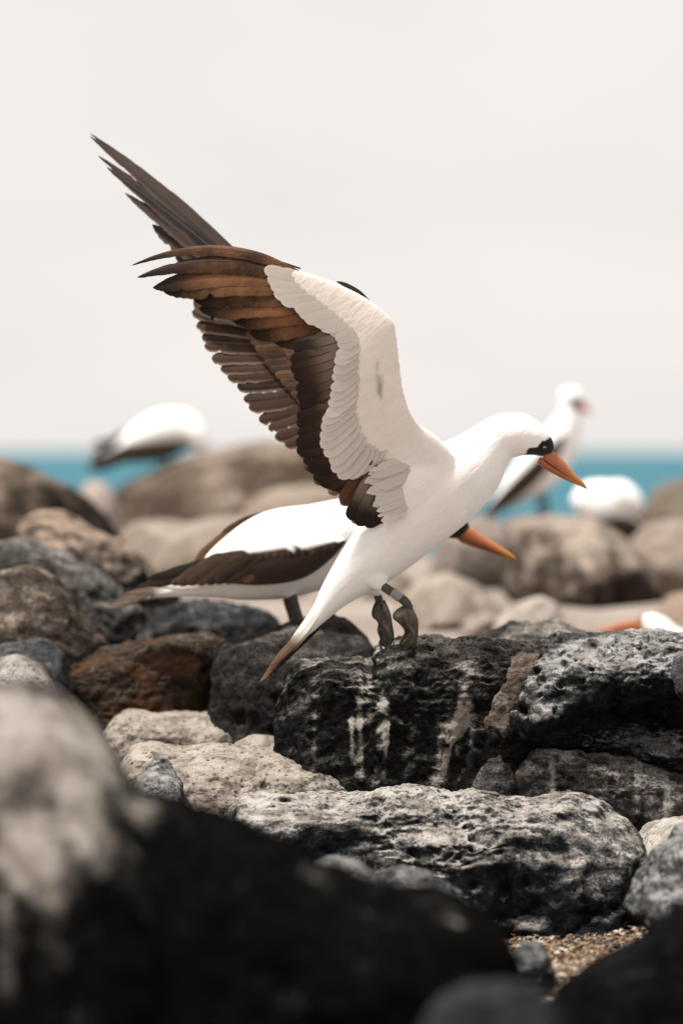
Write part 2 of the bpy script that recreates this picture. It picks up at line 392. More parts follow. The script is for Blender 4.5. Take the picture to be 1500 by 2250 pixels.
rs = np.random.RandomState(12); RUNS = [(920, 1440, 1000, 1430, 8, 0.4), (805, 1470, 800, 1540, 12, 0.35), (820, 1565, 790, 1590, 16, 0.4), (700, 1480, 690, 1560, 18, 0.2), (1040, 1480, 1010, 1600, 16, 0.35)]
for cx, top_, lean_, cnt, sp in ((778, 1545, 10, 5, 14), (842, 1545, -10, 6, 16), (985, 1560, -34, 5, 14), (1028, 1520, -40, 6, 18), (700, 1560, 4, 3, 30), (900, 1560, -4, 2, 20)):
    for _ in range(cnt):                       # thin runs of dried guano down the face
        x0 = cx + rs.uniform(-sp, sp); y0 = top_ + rs.uniform(-25, 60); y1 = min(1745, y0 + rs.uniform(60, 200))
        RUNS.append((x0, y0, x0 + lean_ * (y1 - y0) / 180.0 + rs.uniform(-5, 5), y1, rs.uniform(3.5, 8), rs.uniform(0.35, 0.8) * (0.5 if cnt < 4 else 1)))
def notch(V, Nn):       # the step in the top edge left of the bird's feet
    px, py = to_px(V)
    a = np.exp(-((px - 808) / 9.0) ** 2) * sstep(1600, 1440, py)
    V = V + Nn * (-0.018 * a)[:, None]
    # bulging right half, sunken vertical groove at px 1010..1040
    g = np.exp(-((px - (985 + (1750 - py) * 0.25)) / 16.0) ** 2) * sstep(1500, 1600, py)
    return V + Nn * (-0.02 * g)[:, None]
R_perch = rock('upright black pitted boulder with white guano streaks below the landing bird',
     [(603, 1660), (608, 1560), (626, 1482), (660, 1450), (730, 1450), (800, 1458), (812, 1440), (850, 1420), (900, 1404), (950, 1406), (1000, 1411), (1050, 1409), (1090, 1414), (1140, 1420), (1200, 1424), (1225, 1500), (1220, 1600)],
     6.08, 0.19, rock_mat((0.006, 0.006, 0.0063), (0.48, 0.445, 0.40), 0.0, 1.35, 0.25, dark2=(0.026, 0.0245, 0.0235), specks=0.6), 7, 4.2, 0.10, amp=0.035, rough=0.015, pits=0.020, center=(900, 1590), mod=notch, facet=8, fcut=0.10, stain_sunlit=RUNS)  # top weight paints the lit rim along with the guano
def cave(V, Nn):        # hollow under the overhang at the right
    px, py = to_px(V)
    a = np.exp(-((px - 1400) / 130.0) ** 2 - ((py - 1610) / 55.0) ** 2) * (V[:, 1] < 6.08)
    V = V.copy(); V[:, 1] += 0.20 * a
    rd = np.exp(-((px - 1180) / 60.0) ** 2 - ((py - 1585) / 26.0) ** 2) * (V[:, 1] < 6.08)
    V[:, 1] -= 0.05 * rd
    gr = np.exp(-((px - 1290) / 16.0) ** 2) * sstep(1640, 1440, py) * (V[:, 1] < 6.08)
    V[:, 1] += 0.02 * gr
    return V
rock('big black vesicular boulder at the right with a dark hollow under its overhang',
     [(1088, 1575), (1098, 1520), (1130, 1465), (1175, 1424), (1235, 1396), (1300, 1402), (1400, 1394), (1500, 1394), (1600, 1400), (1650, 1500)],
     6.03, 0.22, rock_mat((0.006, 0.0062, 0.0067), (0.48, 0.47, 0.455), 0.04, 1.6, 0.12, dark2=(0.024, 0.024, 0.0255), tint=(0.065, 0.067, 0.07), tintamt=0.35, specks=0.7), 7, 3.0, 0.34,  # raised top weight paints its sunlit upper side
     [(1640, 1660), (1500, 1668), (1400, 1668), (1300, 1655), (1235, 1640), (1170, 1630), (1112, 1612)], amp=0.07, rough=0.016, pits=0.026, pitscale=20, mod=cave, center=(1350, 1540), facet=4, fcut=0.08, stain_sunlit=[(1250, 1450, 1160, 1520, 30, 0.16), (1180, 1560, 1230, 1540, 14, 0.2), (1430, 1510, 1440, 1600, 5, 0.3)])  # long faint run at the upper left is sunlight painted pale
rock('reddish tan stone wedged upright between the two black boulders',
     [(1030, 1600), (1048, 1550), (1080, 1495), (1112, 1448), (1150, 1430), (1185, 1440), (1190, 1520)], 5.96, 0.07,
     rock_mat(BRN, (0.34, 0.275, 0.23), 0.48, 0.4, tint=(0.2, 0.13, 0.1), tintamt=0.5), 6, 2.4, 0.2, [(1140, 1600), (1100, 1640), (1055, 1620)], amp=0.05, rough=0.010, facet=0)
rock('long grey boulder lying under the black overhang at the right edge',
     [(1104, 1690), (1118, 1652), (1165, 1632), (1250, 1638), (1350, 1655), (1500, 1664), (1620, 1668), (1680, 1740)],
     5.98, 0.16, rock_mat((0.014, 0.0115, 0.0115), (0.42, 0.40, 0.37), 0.20, 1.0, 0.45, dark2=(0.035, 0.032, 0.031), tint=(0.06, 0.04, 0.027), tintamt=0.6), 7, 2.8, 0.12, amp=0.05, rough=0.012, pits=0.006, center=(1330, 1745), facet=2, fcut=0.06, stain_sunlit=[(1210, 1650, 1215, 1740, 6, 0.6), (1400, 1670, 1400, 1760, 7, 0.45), (1460, 1680, 1465, 1800, 8, 0.5)])
rock('small speckled stone standing in the gap left of the long grey boulder',
     [(1008, 1760), (1035, 1700), (1070, 1645), (1105, 1628), (1130, 1665), (1145, 1760)], 5.90, 0.08, rock_mat(BLK, (0.38, 0.34, 0.30), 0.42, 0.6, 0.3), 6, 2.4, 0.15, amp=0.05, rough=0.010, facet=4, fcut=0.08)
rock('small dark grey knob at the right edge on the black boulder',
     [(1474, 1480), (1480, 1440), (1510, 1425), (1550, 1440), (1560, 1490)], 5.84, 0.06, rock_mat(CHAR, (0.36, 0.36, 0.37), 0.4, 0.4, 0.3), 5, 2.4, 0.0, [(1545, 1540), (1510, 1550), (1482, 1525)])
rock('low rough grey ridge rising behind the two black boulders',
     [(985, 1430), (1010, 1402), (1060, 1386), (1130, 1371), (1220, 1368), (1270, 1386), (1320, 1408), (1350, 1440)], 6.48, 0.14,
     rock_mat(CHAR, (0.48, 0.44, 0.39), 0.45, 0.7), 6, 2.5, 0.2, amp=0.06, rough=0.016)
# --- left middle
rock('cream coloured flat slab below the rust brown boulder',
     [(228, 1610), (245, 1578), (285, 1562), (340, 1570), (450, 1571), (560, 1570), (630, 1575), (660, 1620)], 6.42, 0.14, rock_mat((0.07, 0.055, 0.044), (0.54, 0.475, 0.41), 0.42, 1.1, 0.1, specks=0.8), 7, 3.6, 0.10, amp=0.04, rough=0.009, pits=0.003, facet=3, fcut=0.06)
rock('broad cream boulder with dark specks at the foot of the upright black boulder',
     [(262, 1690), (285, 1648), (320, 1638), (400, 1645), (500, 1640), (600, 1650), (700, 1666), (775, 1697), (820, 1735), (850, 1780)],
     5.96, 0.16, rock_mat((0.030, 0.026, 0.023), (0.54, 0.48, 0.415), 0.34, 1.4, specks=0.9), 7, 2.9, 0.30, amp=0.045, rough=0.009, pits=0.003, facet=4, fcut=0.08)
rock('small smooth grey stone leaning on the broad cream boulder',
     [(290, 1740), (305, 1690), (335, 1663), (365, 1660), (386, 1690), (394, 1750)], 5.78, 0.06, rock_mat(CHAR, (0.46, 0.45, 0.435), 0.50, 0.8), 6, 2.5, 0.2, amp=0.05)
rock('rounded pale stone tucked between the two cream slabs',
     [(490, 1680), (510, 1635), (550, 1617), (600, 1622), (640, 1650), (650, 1690)], 6.14, 0.08, rock_mat(TAN, (0.62, 0.55, 0.48), 0.75, 0.3), 5, 2.3, 0.3)
rock('rounded pinkish stone in front of the rust brown boulder, below the tail tip',
     [(462, 1600), (478, 1545), (505, 1505), (530, 1498), (560, 1520), (600, 1545), (625, 1600)], 6.40, 0.10, rock_mat((0.10, 0.075, 0.06), PINK, 0.72, 0.3), 6, 2.3, 0.2, amp=0.05)
rock('rust brown pitted boulder with a thin pale rim along its top',
     [(20, 1540), (60, 1486), (140, 1450), (240, 1424), (330, 1406), (400, 1397), (460, 1400), (500, 1420), (515, 1500)],
     6.68, 0.20, rock_mat((0.030, 0.021, 0.016), (0.34, 0.29, 0.25), 0.06, 0.9, dark2=(0.05, 0.033, 0.022), tint=(0.155, 0.068, 0.027), tintamt=0.62, specks=0.6), 7, 3.2, 0.05, amp=0.05, rough=0.018, pits=0.016, facet=4, fcut=0.08)
R_perch2 = rock('rounded dark grey boulder behind the tail of the landing bird',
     [(470, 1480), (490, 1420), (545, 1400), (600, 1385), (650, 1364), (715, 1352), (760, 1366), (800, 1400), (828, 1445), (840, 1520)],
     6.48, 0.26, rock_mat((0.011, 0.0105, 0.0105), (0.22, 0.195, 0.18), 0.15, 0.9, dark2=(0.035, 0.031, 0.029), tint=(0.06, 0.05, 0.044), tintamt=0.4), 6, 2.8, 0.08, amp=0.05, rough=0.016, pits=0.010)
rock('dark boulder under the tail and belly of the crouching bird',
     [(290, 1420), (330, 1345), (400, 1330), (470, 1338), (540, 1338), (590, 1352), (615, 1385), (620, 1440)], 7.1, 0.20,
     rock_mat((0.009, 0.009, 0.0095), (0.17, 0.17, 0.175), 0.14, 0.9, dark2=(0.025, 0.025, 0.026)), 6, 2.5, 0.2, amp=0.07, rough=0.018)
rock('tan capped brown boulder at the left edge with pale drips',
     [(-90, 1330), (-40, 1270), (0, 1252), (60, 1243), (105, 1268), (150, 1308), (190, 1370), (235, 1420), (255, 1470)], 6.72, 0.22,
     rock_mat((0.035, 0.028, 0.024), (0.40, 0.33, 0.27), 0.06, 1.4, 0.6, dark2=(0.065, 0.05, 0.042), tint=(0.09, 0.065, 0.05), tintamt=0.5), 6, 2.8, 0.15, amp=0.04, rough=0.012)
rock('charcoal boulder sloping down to the right behind the tan capped one',
     [(-80, 1250), (-40, 1195), (50, 1185), (110, 1208), (170, 1238), (240, 1275), (300, 1335), (345, 1400), (360, 1470)], 7.25, 0.22,
     rock_mat((0.016, 0.0152, 0.015), (0.34, 0.32, 0.30), 0.26, 0.9, dark2=(0.05, 0.046, 0.043), tint=(0.055, 0.05, 0.046), tintamt=0.4), 6, 2.6, 0.1, amp=0.07, rough=0.020, pits=0.010)
rock('small flat grey stone at the left edge below the tan capped boulder',
     [(-70, 1470), (-20, 1428), (60, 1410), (110, 1415), (135, 1445), (140, 1490)], 6.42, 0.10, rock_mat(CHAR, (0.20, 0.20, 0.20), 0.35, 0.6), 6, 2.4, 0.3)
rock('pale speckled stone at the left edge above the foreground boulder',
     [(-80, 1510), (-30, 1455), (30, 1440), (80, 1460), (110, 1500), (125, 1540)], 6.2, 0.12, rock_mat(CHAR, (0.48, 0.44, 0.40), 0.55, 0.5), 5, 2.4, 0.3)
rock('black boulder with a flat tan top left of the crouching bird',
     [(36, 1190), (46, 1140), (75, 1124), (130, 1130), (170, 1155), (225, 1180), (285, 1200), (335, 1245), (380, 1300), (400, 1360)], 8.0, 0.24,
     rock_mat((0.016, 0.015, 0.015), (0.52, 0.40, 0.31), 0.0, 1.8, 0.1, dark2=(0.034, 0.031, 0.029)), 6, 2.7, 0.15, amp=0.06, rough=0.02)
# --- out of focus background
rock('blurred dark brown boulder at the left edge below the sea',
     [(-160, 1080), (-90, 1015), (0, 1006), (60, 1026), (130, 1056), (190, 1088), (235, 1130), (262, 1180), (275, 1240)], 9.6, 0.34,
     rock_mat((0.014, 0.011, 0.009), (0.30, 0.235, 0.185), 0.08, 0.8, 0.45, dark2=(0.035, 0.026, 0.02), tint=(0.05, 0.036, 0.028), tintamt=0.4), 5, 2.7, 0.05, amp=0.10, stain_sunlit=[(-10, 1030, 10, 1150, 40, 0.8), (80, 1050, 90, 1150, 16, 0.5), (90, 1040, 140, 1060, 14, 0.5)])
R_b5 = rock('blurred long brown boulder under the hunched bird on the left',
     [(235, 1125), (255, 1075), (300, 1050), (390, 1012), (480, 992), (560, 977), (620, 970), (700, 975), (760, 1010), (800, 1080)], 12.6, 0.50,
     rock_mat((0.05, 0.034, 0.025), (0.36, 0.285, 0.23), 0.30, 0.5, 0.6, dark2=(0.10, 0.07, 0.052), tint=(0.12, 0.078, 0.055), tintamt=0.6), 5, 2.8, 0.1, amp=0.10, stain_sunlit=[(470, 1010, 480, 1120, 40, 0.6), (560, 990, 640, 985, 24, 0.4)])
rock('blurred low pale boulder seen past the dark wing edge',
     [(520, 1160), (545, 1105), (600, 1072), (680, 1062), (750, 1078), (800, 1120), (820, 1170)], 11.2, 0.3, rock_mat(TAN, (0.416, 0.344, 0.288), 0.65, 0.5), 5, 2.4, 0.2)
rock('blurred pale rounded boulder left of the crouching bird',
     [(255, 1240), (262, 1180), (285, 1148), (350, 1140), (410, 1150), (470, 1135), (530, 1130), (600, 1150), (640, 1220)], 10.2, 0.35, rock_mat(TAN, (0.448, 0.376, 0.32), 0.75, 0.3), 5, 2.6, 0.3)
rock('tiny blurred pink white stone below the strip of sea on the left',
     [(172, 1100), (180, 1065), (205, 1052), (235, 1064), (255, 1100), (270, 1140)], 12.0, 0.16, rock_mat(TAN, (0.528, 0.448, 0.4), 0.85, 0.3), 4, 2.3, 0.1)
R_b3 = rock('blurred large round boulder at the right, sunlit tan top and shaded dark brown underside',
     [(1100, 1290), (1112, 1200), (1150, 1150), (1210, 1133), (1300, 1140), (1370, 1180), (1420, 1235), (1450, 1300), (1455, 1350)], 9.8, 0.42,
     rock_mat((0.016, 0.010, 0.007), (0.50, 0.415, 0.345), 0.26, 1.4, 0.4, dark2=(0.035, 0.024, 0.017), tint=(0.07, 0.048, 0.034), tintamt=0.4), 5, 2.4, 0.35, [(1420, 1385), (1280, 1395), (1160, 1385)])  # tan on upward faces carries painted sunlight, the dark brown painted shade
rock('blurred grey and tan boulder behind the orange bill of the crouching bird',
     [(940, 1260), (965, 1180), (1010, 1145), (1060, 1132), (1110, 1150), (1140, 1200), (1150, 1280)], 10.6, 0.32,
     rock_mat((0.12, 0.10, 0.09), (0.4, 0.336, 0.288), 0.60, 0.3, 0.5), 5, 2.5, 0.2)
R_b3b = rock('blurred grey boulder top under the feet of the standing bird',
     [(1040, 1240), (1070, 1160), (1130, 1136), (1210, 1130), (1290, 1145), (1340, 1200), (1360, 1260)], 11.6, 0.36,
     rock_mat(TAN, (0.46, 0.38, 0.32), 0.6, 0.3, 0.3), 5, 2.6, 0.2)
R_b4 = rock('blurred pale pinkish boulder at the right edge beside the round boulder',
     [(1370, 1260), (1380, 1200), (1420, 1155), (1480, 1138), (1560, 1145), (1620, 1200), (1640, 1280)], 10.4, 0.36, rock_mat(TAN, (0.44, 0.368, 0.32), 0.72, 0.3), 5, 2.6, 0.2)
rock('blurred brown rounded boulder against the sea at the right edge',
     [(1405, 1180), (1418, 1110), (1445, 1072), (1490, 1052), (1550, 1055), (1610, 1090), (1640, 1160)], 12.4, 0.36, rock_mat((0.10, 0.078, 0.060), (0.40, 0.33, 0.27), 0.4, 0.3, 0.2), 5, 2.5, 0.1)
rock('blurred whitish rock below the big round boulder',
     [(1075, 1400), (1095, 1355), (1140, 1325), (1190, 1310), (1220, 1325), (1240, 1365), (1260, 1410)], 8.7, 0.16, rock_mat(TAN, (0.544, 0.48, 0.424), 0.85, 0.3), 5, 2.3, 0.2)
rock('blurred low cream boulder in the middle behind the feet of the landing bird',
     [(850, 1400), (875, 1320), (920, 1275), (985, 1258), (1050, 1285), (1100, 1340), (1120, 1400)], 9.2, 0.3, rock_mat(TAN, (0.464, 0.4, 0.344), 0.78, 0.2), 5, 2.4, 0.25)
rock('blurred tan stone at the right edge behind the lying bird',
     [(1430, 1400), (1445, 1345), (1480, 1305), (1530, 1300), (1580, 1340), (1600, 1400)], 9.0, 0.2, rock_mat(TAN, (0.46, 0.36, 0.28), 0.6, 0.3), 5, 2.4, 0.1)

PAL = [((730, 1400), (760, 1335), (820, 1300), (880, 1310), (915, 1350), (930, 1400), 9.9, (0.44, 0.37, 0.315)), ((1000, 1400), (1020, 1362), (1065, 1345), (1105, 1362), (1125, 1400), None, 8.9, (0.46, 0.385, 0.33)),
       ((1225, 1405), (1245, 1385), (1290, 1376), (1345, 1382), (1375, 1405), None, 8.8, (0.50, 0.43, 0.37)), ((640, 1345), (665, 1290), (720, 1262), (785, 1270), (830, 1310), (845, 1350), 10.8, (0.42, 0.35, 0.295))]
LAB = ['blurred tan boulder behind the legs of the landing bird on their left', 'blurred small tan stone between the cream boulder and the whitish rock', 'blurred low pale stone left of the lying bird', 'blurred tan boulder partly hidden by the body of the landing bird']
for row, lb in zip(PAL, LAB):
    rock(lb, [p for p in row[:6] if p], row[6], 0.24, rock_mat((0.07, 0.055, 0.045), row[7], 0.58, 0.5), 5, 2.6, 0.2)

# gravel and shell grit on the open patch of ground
rg = np.random.RandomState(3)
def grit(n, x0, x1, y0, y1, name, label):
    V, F, C = [], [], []
    pal = np.array([(0.30, 0.20, 0.12), (0.22, 0.12, 0.06), (0.42, 0.34, 0.26), (0.10, 0.055, 0.03), (0.16, 0.14, 0.13), (0.16, 0.08, 0.035), (0.48, 0.40, 0.31)])  # palette darkened to stand in for the shadow lying on the gravel
    Px = rg.uniform(x0, x1, n); Py = rg.uniform(y0, y1, n)
    base = np.stack([Px, Py, np.zeros(n)], 1)
    zg = ground_z(Py) + 0.035 * fbm(base * 1.7, 4, 3) + 0.008 * fbm(base * 9, 3, 5)
    for k in range(n):
        l = rg.uniform(0.004, 0.013) * (1.8 if rg.rand() < 0.12 else 1); wd = l * rg.uniform(0.12, 0.6); h = l * rg.uniform(0.12, 0.35)
        a = rg.uniform(0, 6.28); tl = rg.uniform(-0.5, 0.5)
        pts = np.array([[l, 0, l * tl], [0.3 * l, wd, 0], [-l, 0.2 * wd, -l * tl], [-0.2 * l, -wd, 0], [0.1 * l, 0, h], [0, 0, -h]])
        R = np.array([[math.cos(a), -math.sin(a), 0], [math.sin(a), math.cos(a), 0], [0, 0, 1]])
        i0 = len(V); V.extend((pts @ R.T + [Px[k], Py[k], zg[k] + 0.004 + rg.uniform(0, 0.008)]).tolist())
        for a_, b_ in ((0, 1), (1, 2), (2, 3), (3, 0)):
            F.append((i0 + a_, i0 + b_, i0 + 4)); F.append((i0 + b_, i0 + a_, i0 + 5))
        C.extend([tuple(pal[rg.randint(len(pal))] * rg.uniform(0.6, 1.15)) + (1,)] * 6)
    me = mesh_np(name, np.array(V), np.array(F), False)
    at = me.color_attributes.new('col', 'FLOAT_COLOR', 'POINT'); at.data.foreach_set('color', np.array(C, dtype=np.float32).ravel())
    m, t, b, o_ = new_mat('grit'); a = t.nodes.new('ShaderNodeAttribute'); a.attribute_name = 'col'
    t.links.new(a.outputs['Color'], b.inputs['Base Color']); b.inputs['Roughness'].default_value = 0.8
    tag(link(name, me, m), label, 'gravel', kind='stuff')
grit(7500, 0.28, 0.72, 4.75, 5.75, 'gravel', 'brown and cream shell gravel on the ground below the long flat boulder')

# ================================================================== BIRDS
def catmull(P, n):
    P = np.asarray(P, float); m = len(P)
    Q = np.vstack([2 * P[0] - P[1], P, 2 * P[-1] - P[-2]]); tt = np.linspace(0, m - 1, n); i = np.minimum(tt.astype(int), m - 2); f = (tt - i)[:, None]
    a, b_, c_, d_ = Q[i], Q[i + 1], Q[i + 2], Q[i + 3]
    return 0.5 * ((2 * b_) + (-a + c_) * f + (2 * a - 5 * b_ + 4 * c_ - d_) * f ** 2 + (-a + 3 * b_ - 3 * c_ + d_) * f ** 3)
def tube_from_sections(C, A, B, seg=28):
    """C centres, A/B half axes (vectors) -> closed tube"""
    n = len(C); th = np.linspace(0, 2 * math.pi, seg, endpoint=False)
    V = (C[:, None, :] + A[:, None, :] * np.cos(th)[None, :, None] + B[:, None, :] * np.sin(th)[None, :, None]).reshape(-1, 3)
    V = np.vstack([V, C[0], C[-1]]); F = []
    for i in range(n - 1):
        for j in range(seg):
            k = (j + 1) % seg; a, b_, c_, d_ = i * seg + j, i * seg + k, (i + 1) * seg + k, (i + 1) * seg + j
            F.append((a, b_, c_)); F.append((a, c_, d_))
    for j in range(seg):
        k = (j + 1) % seg; F.append((n * seg, k, j)); F.append((n * seg + 1, (n - 1) * seg + j, (n - 1) * seg + k))
    return V, np.array(F)
def loft(spec, y0, n=40, seg=28, wide=None):
    """spec rows: px, py, dy, half height px, half width px (towards the viewer)"""
    q = catmull(np.array(spec, float), n)
    C = np.array([W(r[0], r[1], y0 + r[2]) for r in q]); T = np.gradient(C, axis=0); T /= np.linalg.norm(T, axis=1)[:, None]
    side = np.array([0, 1.0, 0]) - T * T[:, 1:2]; side /= np.linalg.norm(side, axis=1)[:, None]
    up = np.cross(side, T)
    k = np.array([mpp(y0 + r[2]) for r in q])
    A = up * (np.maximum(q[:, 3], 0.5) * k)[:, None]; B = side * (np.maximum(q[:, 4], 0.5) * k)[:, None]
    return tube_from_sections(C, A, B, seg)
def limb(pts, rad, seg=10, n=None, flat=1.0):
    pts = np.asarray(pts, float); n = n or len(pts) * 4
    q = catmull(np.hstack([pts, np.asarray(rad, float)[:, None]]), n); C = q[:, :3]
    T = np.gradient(C, axis=0); T /= np.linalg.norm(T, axis=1)[:, None] + 1e-9
    ref = np.where(np.abs(T[:, 1:2]) > 0.9, np.array([[1.0, 0, 0]]), np.array([[0, 1.0, 0]]))
    side = ref - T * np.sum(ref * T, 1)[:, None]; side /= np.linalg.norm(side, axis=1)[:, None]
    up = np.cross(side, T)
    return tube_from_sections(C, up * q[:, 3:4], side * q[:, 3:4] * flat, seg)
def union(parts, voxel, smooth=8):
    V, F, o = [], [], 0
    for v, f in parts:
        V.append(v); F.append(f + o); o += len(v)
    V = np.vstack(V); F = np.vstack(F)
    ob = link('tmp', mesh_np('tmp', V, F))
    # faces of every tube must look outwards for the remesher
    bm = bmesh.new(); bm.from_mesh(ob.data); bmesh.ops.recalc_face_normals(bm, faces=bm.faces); bm.to_mesh(ob.data); bm.free()
    md = ob.modifiers.new('r', 'REMESH'); md.mode = 'VOXEL'; md.voxel_size = voxel; md.use_smooth_shade = True
    ms = ob.modifiers.new('s', 'SMOOTH'); ms.factor = 0.5; ms.iterations = smooth
    dg = bpy.context.evaluated_depsgraph_get(); me = bpy.data.meshes.new_from_object(ob.evaluated_get(dg))
    bpy.data.objects.remove(ob)
    me.polygons.foreach_set('use_smooth', np.ones(len(me.polygons), dtype=bool))
    return me
def verts(me):
    a = np.zeros(len(me.vertices) * 3, dtype=np.float32); me.vertices.foreach_get('co', a); return a.reshape(-1, 3).astype(float)
def paint(me, cols):
    at = me.color_attributes.new('col', 'FLOAT_COLOR', 'POINT')
    at.data.foreach_set('color', np.hstack([cols, np.ones((len(cols), 1))]).astype(np.float32).ravel())
def shift(me, org):
    v = verts(me) - np.asarray(org); me.vertices.foreach_set('co', v.astype(np.float32).ravel()); me.update()
def inpoly(px, py, poly):
    r = np.zeros(len(px), bool); n = len(poly); j = n - 1
    for i in range(n):
        xi, yi = poly[i]; xj, yj = poly[j]
        c = ((yi > py) != (yj > py)) & (px < (xj - xi) * (py - yi) / (yj - yi + 1e-9) + xi)
        r ^= c; j = i
    return r

# plumage: colour from the attribute, fine feather relief
def plumage_mat(name, scale=1.0):
    m, t, b, o_ = new_mat(name); a = t.nodes.new('ShaderNodeAttribute'); a.attribute_name = 'col'
    tcn = t.nodes.new('ShaderNodeTexCoord')
    v = scaled(t, tcn.outputs['Object'], (1, 1, 1))
    n1 = noise_n(t, v, 60 * scale, 5, 0.65, 0.6); n2 = noise_n(t, v, 9, 4, 0.6, 0.5)
    k = math_n(t, 'ADD', 0.92, math_n(t, 'MULTIPLY', n1, 0.16)); k = math_n(t, 'ADD', k, math_n(t, 'MULTIPLY', math_n(t, 'SUBTRACT', n2, 0.5), 0.20))
    mul = t.nodes.new('ShaderNodeVectorMath'); mul.operation = 'SCALE'; t.links.new(a.outputs['Color'], mul.inputs[0]); t.links.new(k, mul.inputs['Scale'])
    t.links.new(mul.outputs[0], b.inputs['Base Color']); b.inputs['Roughness'].default_value = 0.9; b.inputs['Specular IOR Level'].default_value = 0.1
    b.inputs['Sheen Weight'].default_value = 0.15; b.inputs['Sheen Roughness'].default_value = 0.6
    rt = t.nodes.new('ShaderNodeMapping'); rt.vector_type = 'TEXTURE'; rt.inputs['Rotation'].default_value = (0, math.radians(-42), 0); rt.inputs['Scale'].default_value = (6, 1.2, 1)
    t.links.new(tcn.outputs['Object'], rt.inputs['Vector'])
    n3 = noise_n(t, rt.outputs[0], 130, 4, 0.65, 0.3)
    k2 = math_n(t, 'ADD', 0.93, math_n(t, 'MULTIPLY', n3, 0.14)); mul2 = t.nodes.new('ShaderNodeVectorMath'); mul2.operation = 'SCALE'
    t.links.new(mul.outputs[0], mul2.inputs[0]); t.links.new(k2, mul2.inputs['Scale']); t.links.new(mul2.outputs[0], b.inputs['Base Color'])
    r4 = t.nodes.new('ShaderNodeMapping'); r4.vector_type = 'TEXTURE'; r4.inputs['Rotation'].default_value = (0, math.radians(-42), 0); r4.inputs['Scale'].default_value = (1.9, 1, 1)
    t.links.new(tcn.outputs['Object'], r4.inputs['Vector']); vo = t.nodes.new('ShaderNodeTexVoronoi'); vo.inputs['Scale'].default_value = 85; t.links.new(r4.outputs[0], vo.inputs['Vector'])
    n3 = math_n(t, 'ADD', n3, math_n(t, 'MULTIPLY', vo.outputs['Distance'], 0.35))
    bp = t.nodes.new('ShaderNodeBump'); bp.inputs['Strength'].default_value = 0.38; bp.inputs['Distance'].default_value = 0.004
    t.links.new(math_n(t, 'ADD', math_n(t, 'MULTIPLY', n1, 0.5), math_n(t, 'MULTIPLY', n3, 0.8)), bp.inputs['Height']); t.links.new(bp.outputs[0], b.inputs['Normal'])
    return m
PLUM = plumage_mat('plumage')
WHITE = np.array([0.89, 0.868, 0.845]); DKB = np.array([0.030, 0.018, 0.011]); MASK = np.array([0.008, 0.008, 0.009]); BROWN = np.array([0.085, 0.042, 0.02])

def feather_mat(name, dark, light, transl=0.3, edge=None, edgeamt=0.0, tip=None, shaft=(0.03, 0.02, 0.015), barb=1.0, root=None, rng=(0.55, 0.1), fray=1.0):
    """colour along the vane from uv: u = along the shaft, v = across"""
    m, t, b, o_ = new_mat(name)
    uv = t.nodes.new('ShaderNodeUVMap'); sp = t.nodes.new('ShaderNodeSeparateXYZ'); t.links.new(uv.outputs[0], sp.inputs[0])
    u, v = sp.outputs['X'], sp.outputs['Y']
    obi = t.nodes.new('ShaderNodeObjectInfo')
    av = math_n(t, 'ABSOLUTE', math_n(t, 'SUBTRACT', v, 0.5))
    cmb = t.nodes.new('ShaderNodeCombineXYZ')
    t.links.new(math_n(t, 'ADD', math_n(t, 'MULTIPLY', math_n(t, 'SUBTRACT', u, math_n(t, 'MULTIPLY', av, 0.22)), 60.0), math_n(t, 'MULTIPLY', obi.outputs['Random'], 91.0)), cmb.inputs[0])
    t.links.new(math_n(t, 'MULTIPLY', v, 3.0), cmb.inputs[1])
    nb = noise_n(t, cmb.outputs[0], 1.6, 4, 0.65)
    tcn = t.nodes.new('ShaderNodeTexCoord'); nl = noise_n(t, tcn.outputs['Object'], 16, 4, 0.6)
    f = math_n(t, 'ADD', math_n(t, 'MULTIPLY', nb, 0.55 * barb), math_n(t, 'MULTIPLY', nl, 0.7))
    f = math_n(t, 'ADD', f, math_n(t, 'MULTIPLY', math_n(t, 'SUBTRACT', obi.outputs['Random'], 0.5), 0.35))
    c = mixc(t, maprange(t, f, 0.35, 0.85), dark, light)
    if root is not None: c = mixc(t, maprange(t, u, *rng), c, root)
    if tip is not None: c = mixc(t, maprange(t, u, 0.55, 0.95), c, tip)
    if edge is not None: c = mixc(t, math_n(t, 'MULTIPLY', maprange(t, v, 0.72, 0.98), edgeamt), c, edge)
    c = mixc(t, math_n(t, 'MULTIPLY', maprange(t, av, 0.045, 0.012), 0.8), c, shaft)
    t.links.new(c, b.inputs['Base Color']); b.inputs['Roughness'].default_value = 0.6; b.inputs['Specular IOR Level'].default_value = 0.25
    tr = t.nodes.new('ShaderNodeBsdfTranslucent'); t.links.new(c, tr.inputs['Color'])
    ms = t.nodes.new('ShaderNodeMixShader'); ms.inputs[0].default_value = transl
    t.links.new(b.outputs[0], ms.inputs[1]); t.links.new(tr.outputs[0], ms.inputs[2])
    ed = maprange(t, av, 0.36, 0.5)          # frayed barbs along the rim of the vane
    fr = math_n(t, 'MULTIPLY', math_n(t, 'ADD', math_n(t, 'MULTIPLY', ed, 1.1), math_n(t, 'SUBTRACT', math_n(t, 'MULTIPLY', nb, 1.1), 1.42)), 3.5 * fray, True)
    tp_ = t.nodes.new('ShaderNodeBsdfTransparent'); m3 = t.nodes.new('ShaderNodeMixShader'); t.links.new(fr, m3.inputs[0])
    t.links.new(ms.outputs[0], m3.inputs[1]); t.links.new(tp_.outputs[0], m3.inputs[2]); t.links.new(m3.outputs[0], o_.inputs[0])
    bp = t.nodes.new('ShaderNodeBump'); bp.inputs['Strength'].default_value = 0.35; bp.inputs['Distance'].default_value = 0.002
    t.links.new(nb, bp.inputs['Height']); t.links.new(bp.outputs[0], b.inputs['Normal'])
    return m
